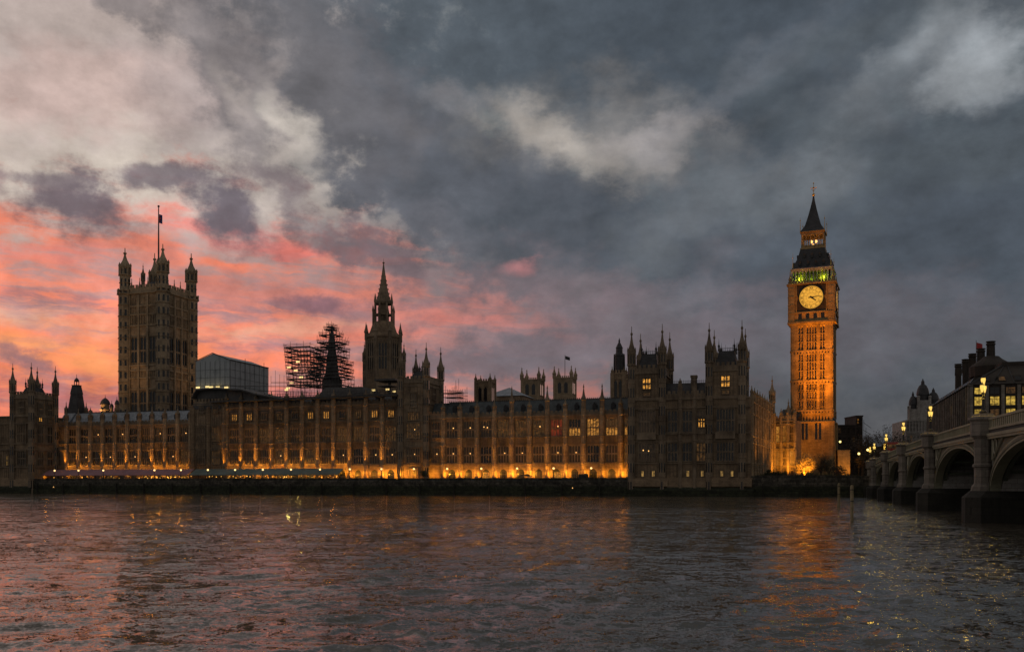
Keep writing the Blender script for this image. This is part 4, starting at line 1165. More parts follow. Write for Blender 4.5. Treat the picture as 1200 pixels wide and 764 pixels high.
for x in (-3.6, 3.6):
    light('belfry_light', 'POINT', tuple(Vector((cx, cy, TER + zc1 + 2.2)) + Matrix.Rotation(rotT, 3, 'Z') @ Vector((x, -hb + .9, 0))), 60, (.5, 1, .03), .3)
    light('parapet_light', 'POINT', tuple(Vector((cx, cy, TER + zc1 + .5)) + Matrix.Rotation(rotT, 3, 'Z') @ Vector((x, -hc + .25, .9))), 130, (.85, .9, .03), .2)
    light('parapet_light', 'POINT', tuple(Vector((cx, cy, TER + zc1 + .5)) + Matrix.Rotation(rotT, 3, 'Z') @ Vector((hc - .35, x, 0))), 70, (.8, 1, .06), .2)
light('lantern_glow', 'POINT', tuple(Vector((cx, cy, TER + zr1 + 2.5)) + Matrix.Rotation(rotT, 3, 'Z') @ Vector((0, -1.5, 0))), 120, (1, .5, .15), .3)

# ------------------------------------------------------------ great square tower (left)
w_ = 19.; Y0 = 392.; fx, fy = P(190.8, Y0)
VT = thing('square_tower', 'huge square stone tower with corner turrets and a flagpole, against the red sky', 'tower', (fx, fy, TER), TH)
def vz(py, Y=392.): return ZY(py, Y) - TER
zt = vz(341)
b_ = .6
x0, x1, y0, y1 = -w_ , 0, 0, w_
m = MB(); m.box(x0, x1, y0, y1, 0, zt); m.build('wall', 'golden_stone', VT)
bands = [vz(p) for p in (455, 442, 433, 427, 380, 367, 357)]
m = MB(); wn = []
for (wx, rot) in (((x0, y0), 0), ((x1, y0), PI / 2), ((x1, y1), PI), ((x0, y1), -PI / 2)):
    m.M = Matrix.Translation((wx[0], wx[1], 0)) @ Matrix.Rotation(rot, 4, 'Z')
    for z in bands: m.box(0, w_, -.5, -.002, z - .3, z + .3)
    for k in range(4):
        x = 2.6 + k * (w_ - 5.2) / 3
        m.box(x - .45, x + .45, -.7, -.003, 25, zt - 1)
    for (za, zb_) in ((vz(355), vz(347)), (vz(441), vz(434)), (vz(366), vz(358))): ribs(m, 2.6, w_ - 2.6, -.002, za, zb_, .9, .3, .2)
    ribs(m, 2.6, w_ - 2.6, -.002, vz(378), vz(368), 1.15, .4, .3)
    m.box(-.3, w_ - .31, -.9, .3, zt - .5, zt); m.box(.3, w_ - .31, -.5, 0, zt, zt + 2.); battlement(m, .3, w_ - .3, -.5, -.1, zt + 2., 1.3, 1.7)
m.M = None; m.build('panelling', 'tower_stone', VT)
for fi, (ox, oy, rot) in enumerate(((x0, y0, 0), (x1, y0, PI / 2))):
    for k in range(3):
        d = 2.6 + (k + .5) * (w_ - 5.2) / 3
        px_, py_ = ox + d * math.cos(rot), oy + d * math.sin(rot)
        window(VT, px_, py_, vz(424), 3.0, vz(394) - vz(424), 'dark', 2, (.48,), rz=rot, bar=.3)
        window(VT, px_, py_, vz(485), 3.0, vz(458) - vz(485), 'dark', 2, (.5,), rz=rot, bar=.3)
        q = MB(); q.box(-1.3, -.2, -.1, .02, 0, vz(369) - vz(377)); q.box(.2, 1.3, -.1, .02, 0, vz(369) - vz(377)); q.build('arcade_opening', 'shaded_stone', VT, (px_, py_, vz(377)), rot)
        q = MB(); q.box(-1.3, -.2, -.1, .02, 0, 2.2); q.box(.2, 1.3, -.1, .02, 0, 2.2); q.build('arcade_opening', 'shaded_stone', VT, (px_, py_, vz(440)), rot)
    for k in range(4):
        d = 3.4 + k * (w_ - 6.8) / 3
        pinnacle(VT, ox + d * math.cos(rot), oy + d * math.sin(rot), zt, .5, 6.5)
for (x, y, py, Y) in ((x0, y0, 291, 398), (x1, y0, 286, 392), (x1, y1, 297, 410), (x0, y1, 297, 416)):
    topz = ZY(py, Y) - TER
    turret(VT, x, y, 0, 2.75, zt - .5, 5., name='corner_turret', mat='tower_stone')
    turret(VT, x, y, zt + 1.2, 2.25, 6.4, topz - zt - 7.6, name='turret_lantern', mat='tower_stone')
m = MB(); m.frustum(-w_ + 3, -3, 3, w_ - 3, zt, -w_ * .62, -w_ * .38, w_ * .38, w_ * .62, zt + 6); m.build('roof', 'dark_slate', VT)
o = turret(VT, -w_ * .62, 2.4, zt, .8, 5.5, 7.5); 
m = MB(); m.tube((-w_ / 2, w_ / 2, zt), (-w_ / 2, w_ / 2, zt + 16), .55, .4, 8); 
FXY = P(189.6, 400.); 
m.build('flagpole_base', 'iron', VT)
m = MB(); zt2 = ZY(241, 402.) - TER; m.tube((-w_ / 2, w_ / 2, zt + 16), (-w_ / 2, w_ / 2, zt2), .36, .2, 8); m.ball(-w_ / 2, w_ / 2, zt2 + .2, .5); m.build('flagpole', 'iron', VT)
def flag(parent, x, y, z, L, hgt, mat, name='flag'):
    m = MB(); n = 8
    for i in range(n):
        pass
    vs = []
    for i in range(n + 1):
        u = i / n; yy = .25 * math.sin(u * 7) * u * L * .4; dz = -u * L * .28
        vs += [(x + u * L * .8, y + yy, z + dz), (x + u * L * .8, y + yy, z - hgt + dz), (x + u * L * .8, y + yy + .03, z + dz), (x + u * L * .8, y + yy + .03, z - hgt + dz)]
    fs = []
    for i in range(n):
        A = i * 4; B = A + 4; fs += [(A, B, B + 1, A + 1), (A + 2, A + 3, B + 3, B + 2), (A, A + 2, B + 2, B), (A + 1, B + 1, B + 3, A + 3)]
    m.add(vs, fs); return m.build(name, mat, parent)
f_ = flag(VT, -w_ / 2 + .3, w_ / 2, zt2 - 3.2, 1.9, 3.8, 'blue_cloth')
m = MB(); x, y = -w_ / 2 + .3, w_ / 2 - .45; m.box(x + .1, x + 1.3, y - .02, y + .02, zt2 - 5.6, zt2 - 5.0); m.box(x + .5, x + .8, y - .03, y + .01, zt2 - 6.6, zt2 - 3.9); m.build('cross_band', 'red_cloth', f_)

for (x, y, ax_, ay_) in ((-w_ / 2, -32, -w_ / 2, 0), (32, w_ / 2, 0, w_ / 2)):
    p0 = Matrix.Rotation(TH, 3, 'Z') @ Vector((x, y, 0)) + Vector((fx, fy, 26)); p1 = Matrix.Rotation(TH, 3, 'Z') @ Vector((ax_, ay_, 0)) + Vector((fx, fy, 62))
    light('square_tower_floodlight', 'SPOT', tuple(p0), 13000, (1, .52, .18), .5, aim=tuple(p1), spot=75, blend=1.)

# ------------------------------------------------------------ central octagonal spire
Yc = 372.; ox, oy = P(449.5, Yc)
CT = thing('octagonal_spire', 'dark octagonal stone tower and needle spire rising behind the middle block', 'spire', (ox, oy, TER), TH)
q = lambda py: ZY(py, Yc) - TER
Rb = 7.0
m = MB(); m.lathe(0, 0, [(Rb + .3, 0), (Rb + .3, q(440)), (Rb, q(438)), (Rb, q(398)), (Rb + .5, q(397)), (Rb + .5, q(395)), (Rb - 1.2, q(391)), (4.6, q(381)), (4.2, q(378))], 8, 0); m.build('drum', 'limestone', CT)
m = MB()
for i in range(8):
    a = i * PI / 4
    m.M = Matrix.Rotation(a, 4, 'Z')
    m.tube((Rb * 1.0, 0, 20), (Rb, 0, q(394)), .75, .65, 6); m.lathe(Rb + .25, 0, [(.6, q(400)), (.6, q(392)), (.85, q(391)), (.4, q(386)), (.02, q(379))], 8)
    m.M = Matrix.Rotation(a + PI / 8, 4, 'Z'); rr = Rb * math.cos(PI / 8)
    for y in (-1.75, -.6, .6, 1.75): m.box(rr - .1, rr + .35, y - .2, y + .2, q(445), q(400))
    for z in (q(438), q(420), q(403)): m.box(rr - .1, rr + .25, -2.5, 2.5, z - .25, z + .25)
m.M = None; m.build('buttresses', 'carved_stone', CT)
for i in range(8):
    a = i * PI / 4 + PI / 8
    g = MB(); g.box(-.05, .05, -.5, .5, 0, q(405) - q(434)); rr = Rb * math.cos(PI / 8) + .06
    for y in (-1.17, 0, 1.17):
        g2 = MB(); g2.box(-.05, .05, -.38, .38, 0, q(405) - q(434)); g2.build('window', 'glass', CT, (rr * math.cos(a) - y * math.sin(a), rr * math.sin(a) + y * math.cos(a), q(434)), a)
m = MB(); rl = 3.5
m.lathe(0, 0, [(1.9, q(380)), (1.9, q(352))], 8, 0)
for i in range(8):
    a = i * PI / 4
    m.tube((rl * math.cos(a), rl * math.sin(a), q(383)), (rl * math.cos(a), rl * math.sin(a), q(354)), .42, .36, 6)
    m.lathe((rl + .9) * math.cos(a), (rl + .9) * math.sin(a), [(.3, q(388)), (.3, q(366)), (.45, q(365)), (.02, q(358))], 6)
    m.lathe(rl * math.cos(a), rl * math.sin(a), [(.4, q(354)), (.5, q(353)), (.02, q(344))], 6)
m.lathe(0, 0, [(rl + .1, q(357)), (rl + .5, q(355)), (rl + .5, q(353)), (rl - .3, q(352))], 8, 0)
m.lathe(0, 0, [(rl + .6, q(382)), (rl + .6, q(379)), (rl, q(378))], 8, 0)
m.lathe(0, 0, [(rl + .05, q(370)), (rl + .05, q(368.5))], 8, 0)
m.build('open_lantern', 'carved_stone', CT)
m = MB(); m.lathe(0, 0, [(3.0, q(353)), (2.3, q(346)), (1.5, q(336)), (.95, q(325)), (.45, q(315)), (.2, q(309)), (.5, q(308.5)), (.4, q(307.5)), (.08, q(307)), (.04, q(303))], 8, 0)
for k in range(7):
    for i in range(8):
        a = i * PI / 4; z = q(349 - k * 5); rr = 2.7 - k * .37; m.ball(rr * math.cos(a), rr * math.sin(a), z, .2, 4)
m.build('spire', 'carved_stone', CT)
for px, tpy in ((427, 402), (473.4, 402), ):
    x, y = P(px, Yc - 3); x -= ox; y -= oy
    v = Matrix.Rotation(-TH, 3, 'Z') @ Vector((x, y, 0))
    turret(CT, v.x, v.y, 0, .7, q(424), q(tpy) - q(424))

# ------------------------------------------------------------ tower in scaffolding, and other scaffolds
def ring_scaffold(name, label, px, Y, levels, ztop, core, n=10, jit=.3, net=None):
    ox, oy = P(px, Y); r = thing(name, label, 'scaffolding', (ox, oy, TER), TH)
    if core:
        m = MB(); m.lathe(0, 0, [(c_ * .8, z - TER) for c_, z in core], 8); m.build('wrapped_turret', 'scaffold_dark', r)
    for (z, cx_, hw_, dp) in levels:
        m = MB(); zz = z - TER
        for y in (-dp, dp - 1.3): m.box(cx_ - hw_, cx_ + hw_, y, y + 1.3, zz - .09, zz + .09)
        for x in (cx_ - hw_, cx_ + hw_ - 1.3): m.box(x, x + 1.3, -dp + 1.3, dp - 1.3, zz - .13, zz + .13)
        m.box(cx_ - hw_, cx_ + hw_, -dp - .05, -dp - .005, zz + .091, zz + .30)
        for g in (.75, 1.2):
            m.tube((cx_ - hw_ - .4, -dp - .05, zz + g), (cx_ + hw_ + .4, -dp - .05, zz + g), .06, n=4); m.tube((cx_ - hw_ - .4, dp, zz + g), (cx_ + hw_ + .4, dp, zz + g), .06, n=4)
            m.tube((cx_ - hw_, -dp, zz + g), (cx_ - hw_, dp, zz + g), .06, n=4); m.tube((cx_ + hw_, -dp, zz + g), (cx_ + hw_, dp, zz + g), .06, n=4)
        m.build('deck', 'scaffold_dark', r)
    m = MB(); ls = sorted(levels)
    for a, b2 in zip(ls[:-1], ls[1:]):
        for yy in (-1, 0, 1):
            k = max(3, int(a[2] * 2 / 1.25))
            for i in range(k + 1):
                x = a[1] - a[2] + 2 * a[2] * i / k
                inside = abs(x - b2[1]) <= b2[2] + .8
                up = b2[0] if inside else a[0] + 1.5
                m.tube((x, yy * a[3], a[0] - TER - .3), (x, yy * a[3], up - TER), .075, n=4)
                if i < k and (i % 2 == 0) and inside and abs(yy) == 1: m.tube((x, yy * a[3], a[0] - TER), (x + 1.2, yy * a[3], b2[0] - TER), .06, n=4)
    if net:
        q = MB()
        for (x0_, x1_, z0_, z1_) in net: q.box(x0_, x1_, ls[0][3] * .1, ls[0][3] * .1 + .1, z0_ - TER, z1_ - TER)
        q.build('debris_netting', 'scaffold_dark', r)
    a = ls[-1]
    for i in range(5): m.tube((a[1] - a[2] + a[2] * i / 2, -a[3], a[0] - TER - .3), (a[1] - a[2] + a[2] * i / 2, -a[3], ztop - TER - random.random() * 1.5), .07, n=4)
    for i in range(4):
        x, y = ((-1, -1), (1, -1), (1, 1), (-1, 1))[i]; lo = ls[0]
        m.tube((lo[1] + x * lo[2], y * lo[3], 14), (lo[1] + x * lo[2], y * lo[3], lo[0] - TER), .12, n=4)
    m.build('poles', 'scaffold_dark', r)
    return r
Ys = 352.
def lev(py, xa, xb, c=389., dp=None):
    k = Ys / F; hw_ = (xb - xa) / 2 * k; return (ZY(py, Ys), ((xa + xb) / 2 - c) * k, hw_, dp or max(1.6, hw_ * .8))
ring_scaffold('scaffolding', 'tapering scaffold tower wrapped round a dark turret, with ring decks', 389, Ys,
    [lev(384, 385, 393), lev(387, 381.5, 395), lev(394, 377, 399), lev(403, 376, 405), lev(407.5, 379, 401), lev(411.5, 374, 405.5), lev(419, 373, 405), lev(423, 375, 404), lev(427, 371, 409), lev(431.5, 370, 407, dp=5), lev(436, 366, 409, dp=5), lev(440, 366, 408, dp=5), lev(444, 364, 410, dp=5), lev(453, 362, 410, dp=5)], ZY(377, Ys),
    [(4.6, 25), (4.6, ZY(446, Ys)), (3.4, ZY(440, Ys)), (2.8, ZY(434, Ys)), (2.5, ZY(420, Ys)), (1.9, ZY(412, Ys)), (1.6, ZY(402, Ys)), (1.3, ZY(394, Ys)), (.6, ZY(388, Ys)), (.2, ZY(381, Ys))])
Ys = 356.
r = ring_scaffold('scaffolding', 'lower square scaffold with white work lights, left of the tapering scaffold tower', 355, Ys,
    [lev(p, 339.0 + j * .6, 373, c=355., dp=5) for j, p in enumerate((409, 414, 420, 426, 432.5, 439, 446, 453))], ZY(402, Ys), None)
k = Ys / F
for (px, py) in ((346, 432), (355, 436), (358, 426), (349.5, 450), (345, 456), (343, 458), (362, 444)):
    m = MB(); m.box(-.75, .75, -.1, .1, -.28, .28); m.build('work_light', 'work_light', r, ((px - 355) * k, -5.3, ZY(py, Ys) - TER))
    
# sheeted temporary roof building
ax, ay = P(269.5, 362.); r = thing('sheeted_scaffold', 'grey plastic-sheeted temporary roof box beside the great square tower', 'scaffolding', (ax, ay, TER), TH)
WL, WR = 15.5, 27.
zt_, zb_ = ZY(421, 362) - TER, ZY(457, 362) - TER
zl_ = zt_ - .3; pk = ZY(416.3, 362.) - TER + 1.0
m = MB()
m.add([(-WL, 0, 8), (0, 0, 8), (0, WR, 8), (-WL, WR, 8), (-WL, 0, zl_), (0, 0, zl_), (0, WR, zl_), (-WL, WR, zl_), (-WL * .5, 0, pk), (-WL * .5, WR, pk)],
      [(0, 1, 5, 8, 4), (1, 2, 6, 5), (2, 3, 7, 9, 6), (3, 0, 4, 7), (0, 3, 2, 1), (4, 8, 9, 7), (5, 6, 9, 8)])
m.build('sheeting', 'tarpaulin', r)
m = MB()
m.tube((-WL - .3, -.15, zl_), (-WL * .5, -.15, pk + .2), .16); m.tube((-WL * .5, -.15, pk + .2), (.3, -.15, zl_), .16); m.tube((.15, 0, zl_ + .1), (.15, WR, zl_ + .1), .2)
for i in range(8): m.tube((-WL + i * WL / 7, -.12, 24), (-WL + i * WL / 7, -.12, zl_ - .2), .05)
for i in range(9): m.tube((.12, i * WR / 8, 24), (.12, i * WR / 8, zl_ + (1.8 if i in (3, 7) else 0)), .06 if i not in (3, 7) else .1)
for z in (zb_ + 2, zb_ + 5, zb_ + 8): m.tube((-WL, -.12, z), (0, -.12, z), .045); m.tube((.12, 0, z), (.12, WR, z), .045)
m.build('frame_tubes', 'scaffold_dark', r)
for (x, z) in ((-14, 453), (-9.7, 452.5), (-8, 453), (-5, 452.5), (-1.2, 454)):
    m = MB(); m.box(-.8, .8, -.12, .12, -.3, .3); m.build('work_light', 'work_light', r, (x, -.7, ZY(z, 362) - TER))
for x in (-12, -5): light('work_glow', 'POINT', tuple(Matrix.Rotation(TH, 3, 'Z') @ Vector((x, -2.5, 0)) + Vector((ax, ay, ZY(453, 362)))), 30, (1, .75, .35), .4)

# dark temporary scaffold roof over the middle block
a0 = S(226, TF - 1); a1 = S(467, TF - 1)
r = thing('scaffolding', 'long dark scaffold deck and poles along the roof of the middle block', 'scaffolding', W(a0, TF - 1, 28.), TH)
L = a1 - a0
def rz(x, py): 
    return 0
def sx(px): return S(px, TF - 1) - a0
def sz(py, px): return Z(py, px, TF - 1) - 28.
m = MB()
pts = [(226, 466), (232, 456), (252, 454.5), (285, 456.5), (300, 461), (340, 468.5)]
for (p_, y_), (p2, y2) in zip(pts[:-1], pts[1:]):
    m.add([(sx(p_), -1, sz(y_, p_)), (sx(p2), -1, sz(y2, p2)), (sx(p2), 11, sz(y2, p2) + .3), (sx(p_), 11, sz(y_, p_) + .3)] + [(sx(p_), -1, sz(y_ + 1.6, p_)), (sx(p2), -1, sz(y2 + 1.6, p2)), (sx(p2), 11, sz(y2 + 1.6, p2)), (sx(p_), 11, sz(y_ + 1.6, p_))],
          [(0, 1, 2, 3), (7, 6, 5, 4), (0, 4, 5, 1), (1, 5, 6, 2), (2, 6, 7, 3), (3, 7, 4, 0)])
m.build('sloping_deck', 'scaffold_dark', r)
m = MB(); pts = [(248, 470.3), (467, 462)]
(p_, y_), (p2, y2) = pts
m.add([(sx(p_), -1.2, sz(y_, p_)), (sx(p2), -1.2, sz(y2, p2)), (sx(p2), .6, sz(y2, p2)), (sx(p_), .6, sz(y_, p_))] + [(sx(p_), -1.2, sz(y_ + 1.8, p_)), (sx(p2), -1.2, sz(y2 + 1.8, p2)), (sx(p2), .6, sz(y2 + 1.8, p2)), (sx(p_), .6, sz(y_ + 1.8, p_))],
      [(0, 1, 2, 3), (7, 6, 5, 4), (0, 4, 5, 1), (1, 5, 6, 2), (2, 6, 7, 3), (3, 7, 4, 0)])
m.build('edge_deck', 'scaffold_dark', r)
m = MB(); pts = [(228, 464), (232, 457), (252, 455.5), (285, 457.5), (300, 462), (340, 469)]
for (p_, y_), (p2, y2) in zip(pts[:-1], pts[1:]):
    m.add([(sx(p_), 1.2, -2), (sx(p2), 1.2, -2), (sx(p2), 1.2, sz(y2, p2)), (sx(p_), 1.2, sz(y_, p_))] + [(sx(p_), 1.4, -2), (sx(p2), 1.4, -2), (sx(p2), 1.4, sz(y2, p2)), (sx(p_), 1.4, sz(y_, p_))], [(0, 1, 2, 3), (7, 6, 5, 4), (0, 4, 5, 1), (2, 6, 7, 3)])
m.build('debris_netting', 'scaffold_dark', r)
m = MB(); random.seed(3)
for i in range(70):
    px = 250 + i * 3.1; x = sx(px); yb = 470.3 - (px - 248) * 8.3 / 219
    top = yb - random.uniform(4, 9) - (7 if 362 < px < 412 else 0)
    m.tube((x, 2, sz(yb + 2, px)), (x, 2, sz(top, px)), .07, n=4); m.tube((x + .6, 6, sz(yb + 2, px)), (x + .6, 6, sz(top - random.uniform(-2, 3), px)), .07, n=4)
for dy in (3, 5.5, 8): m.tube((sx(300), 2, sz(470.3 - 52 * .038 - dy + 2, 300)), (sx(465), 2, sz(462 - dy + 1, 465)), .07, n=4)
for (py, pa, pb) in ((449, 226, 345), (445, 300, 345), (455, 255, 345)): m.tube((sx(pa), 9, sz(py, pa)), (sx(pb), 9, sz(py + (1 if pa < 300 else 0), pb)), .1, n=4)
for i in range(9): px = 300 + i * 5.2; m.tube((sx(px), 9, sz(468, px)), (sx(px), 9, sz(430 + random.uniform(0, 9), px)), .06, n=4)
m.build('poles', 'scaffold_dark', r)
m = MB(); m.frustum(sx(362), sx(425), 3, 18, sz(467, 390), sx(372), sx(415), 5, 16, sz(452, 390)); m.build('dark_sheeting', 'scaffold_dark', r)
m = MB(); m.box(sx(226), sx(258), .2, 10, 0, 1.8); m.build('side_sheeting', 'scaffold_dark', r)
for (px, py) in ((435, 452), (443, 454.5), (418, 453)):
    m = MB(); m.box(-.6, .6, -.1, .1, -.25, .25); m.build('work_light', 'work_light', r, (sx(px), 12, sz(py, px)))
m = MB(); m.box(sx(416), sx(441), 14, 22, sz(440.5, 428), sz(438, 428)); m.tube((sx(428), 18, 0), (sx(428), 18, sz(440, 428)), .5); m.box(sx(418), sx(436), 15, 20, sz(447, 428), sz(446, 428)); m.build('platform', 'scaffold_dark', r)
# little scaffold right of the middle tower
a0 = S(519, TF + 4); r = thing('scaffolding', 'small cluster of scaffold poles on the roof right of the middle turreted tower', 'scaffolding', W(a0, TF + 4, 26), TH)
m = MB(); random.seed(5)
for i in range(11):
    px = 520 + i * 2.2; x = S(px, TF + 4) - a0
    for y in (0, 4): m.tube((x, y, 0), (x, y, Z(random.choice((452, 456, 458, 444 if i % 4 == 0 else 455)), px, TF + 4) - 26), .06, n=4)
L = S(543, TF + 4) - a0
for py in (457, 461, 465):
    z = Z(py, 530, TF + 4) - 26
    for y in (0, 4): m.tube((0, y, z), (L, y, z - .6), .06, n=4)
m.build('poles', 'scaffold_dark', r)
m = MB(); 
for py in (460, 465): z = Z(py, 530, TF + 4) - 26; m.box(0, L * .85, 0, 4, z - .1, z)
m.build('deck', 'scaffold_dark', r)

# ------------------------------------------------------------ towers and roofs beyond
def stone_tower(name, label, pxa, pxb, pytop, pypin, Y, mat='pale_stone', cat='church tower', base=6, louvre=True, rot=TH, pins=4, pr=.6):
    k = Y / F; wd = (pxb - pxa) * k / (math.cos(rot) + .25 if abs(rot) > .01 else 1)
    x, y = P((pxa + pxb) / 2, Y)
    r = thing(name, label, cat, (x, y, TER), rot); h = wd / 2; zt = ZY(pytop, Y) - TER
    m = MB(); m.box(-h, h, -h, h, 0, zt); m.build('wall', mat, r)
    m = MB()
    def f(q):
        for x_ in (-h + .4, h - .4): q.box(x_ - .55, x_ + .55, -.45, -.001, 0, zt)
        for z in (zt - .3, zt - 2.2, zt - 9.5): q.box(-h, h, -.3, -.002, z - .2, z + .2)
        battlement(q, -h, h - .3, 0, .3, zt, 1., 1.2)
        ribs(q, -h + .9, h - .9, -.001, zt - 2., zt - .5, .7, .15, .15)
        q.box(-.2, .2, -.25, -.001, zt - 9, zt - 2.4)
    four(m, f, h); m.build('buttresses', mat, r)
    if louvre:
        for i in (0, 1):
            Rm = Matrix.Rotation(i * PI / 2, 3, 'Z')
            for x_ in (-h * .36, h * .36):
                q = MB(); q.box(-h * .2, h * .2, -.05, .02, 0, 5.6); q.add([(-h * .2, -.05, 5.6), (h * .2, -.05, 5.6), (0, -.05, 6.6), (-h * .2, .02, 5.6), (h * .2, .02, 5.6), (0, .02, 6.6)], [(0, 1, 2), (5, 4, 3), (0, 2, 5, 3), (1, 4, 5, 2)])
                q.build('belfry_opening', 'glass', r, Rm @ Vector((x_, -h - .02, zt - 9.2)), i * PI / 2)
    zp = ZY(pypin, Y) - TER
    for sx_ in (-1, 1):
        for sy in (-1, 1): pinnacle(r, sx_ * (h - .2), sy * (h - .2), zt - .3, pr, zp - zt, mat)
    return r, h, zt
stone_tower('church_tower', 'dark square tower with four thin pinnacles, left of the pyramid roof', 557.5, 580, 447.5, 437.5, 430, 'limestone')
r, h, zt = stone_tower('church_tower', 'pale church tower without a flag, just right of the pyramid roof', 611.5, 637.2, 445.5, 430.5, 560, 'tower_stone', pr=1.0)
r, h, zt = stone_tower('church_tower', 'pale church tower with a flagpole on its roof', 649.3, 674.8, 443.5, 428.8, 560, 'tower_stone', pr=1.0)
m = MB(); m.tube((0, 0, zt), (0, 0, ZY(416, 560) - TER), .22, .12, 6); m.build('flagpole', 'iron', r); flag(r, .2, 0, ZY(417, 560) - TER, 3.5, 2., 'black_paint')
# pyramid roof
x, y = P(597, 470.); r = thing('hall_roof', 'low building with a shallow grey pyramid roof between two church towers', 'building', (x, y, TER), TH)
hh_ = 9.6; z0 = ZY(466, 470) - TER; z1 = ZY(454.3, 470) - TER
m = MB(); m.box(-hh_, hh_, -hh_, hh_, 0, z0); m.build('wall', 'limestone', r)
m = MB(); m.frustum(-hh_ - .8, hh_ + .8, -hh_ - .8, hh_ + .8, z0, -.2, .2, -.2, .2, z1); m.build('roof', 'lead_roof', r)
# dark octagonal topped tower left of the pavilion
Y = 350.; r, h, zt = stone_tower('spired_tower', 'pale tower crowned by a dark octagonal lantern, left of the twin-towered pavilion', 716.5, 735, 437.5, 429, Y, 'limestone', cat='tower', pr=.45)
q = lambda py: ZY(py, Y) - TER
m = MB(); m.lathe(0, 0, [(2.0, q(438)), (1.9, q(418)), (2.15, q(417.5)), (2.1, q(416)), (1.3, q(414)), (1.25, q(408.5)), (1.4, q(408)), (.8, q(404)), (.3, q(401)), (.4, q(400)), (.05, q(396))], 8); m.build('dark_lantern', 'dark_slate', r)
m = MB()
for i in range(8): a = PI / 8 + i * PI / 4; m.tube((2.05 * math.cos(a), 2.05 * math.sin(a), q(437)), (2.0 * math.cos(a), 2.0 * math.sin(a), q(415)), .2, .12, 4)
m.build('lantern_ribs', 'iron', r)
# spire on the far left and domes
Y = 360.; x, y = P(89.8, Y); q = lambda py: ZY(py, Y) - TER; r = thing('spire', 'dark tapering lead spire with a small cupola, right of the left-hand pavilion', 'spire', (x, y, TER), TH)
m = MB(); m.frustum(-2.6, 2.6, -2.6, 2.6, 0, -2.5, 2.5, -2.5, 2.5, q(484)); m.frustum(-2.3, 2.3, -2.3, 2.3, q(484), -1.5, 1.5, -1.5, 1.5, q(462)); m.frustum(-1.65, 1.65, -1.65, 1.65, q(462), -1.15, 1.15, -1.15, 1.15, q(452)); m.build('spire_body', 'dark_slate', r)
m = MB(); m.box(-1.3, 1.3, -1.3, 1.3, q(452), q(451.3))
for a, b in ((-1, -1), (1, -1), (1, 1), (-1, 1)): m.tube((a * .55, b * .55, q(451.3)), (a * .55, b * .55, q(447)), .16, n=5)
m.lathe(0, 0, [(.95, q(447.3)), (.95, q(446.6)), (.85, q(445)), (.4, q(443.4)), (.1, q(442.5)), (.06, q(438.5))], 8); m.build('cupola', 'iron', r)
for px, t_ in ((77.6, 470), (101, 471), (106, 477)): 
    v = Matrix.Rotation(-TH, 3, 'Z') @ Vector(((px - 89.8) * Y / F, 0, 0)); turret(r, v.x, v.y, 0, .62, q(484), q(t_) - q(484))
Y = 370.
def domed(px, hwpx, pyb, pyt, label):
    x, y = P(px, Y); r = thing('dome', label, 'dome', (x, y, TER), TH); k = Y / F; rr = hwpx * k; zb, zt = ZY(pyb, Y) - TER, ZY(pyt, Y) - TER
    m = MB(); m.lathe(0, 0, [(rr * .9, 0), (rr * .9, zb - 2.4), (rr * 1.1, zb - 2.2), (rr * 1.1, zb - 1.8), (rr * .85, zb - 1.6), (rr * .85, zb)], 12); m.build('drum', 'limestone', r)
    m = MB(); hh = zt - zb; m.lathe(0, 0, [(rr * 1.05, zb), (rr * 1.0, zb + hh * .15), (rr * .85, zb + hh * .45), (rr * .55, zb + hh * .75), (rr * .2, zb + hh * .93), (.12, zb + hh), (.06, zb + hh + 1.2)], 12); m.build('cap', 'dark_slate', r)
domed(123.3, 5.6, 474, 466, 'broad dark dome rising behind the left wing roof')
domed(137, 2.6, 474, 468, 'small dark dome right beside the broader one')
domed(131, 2.2, 477, 472.5, 'tiny cap between the two dark domes')

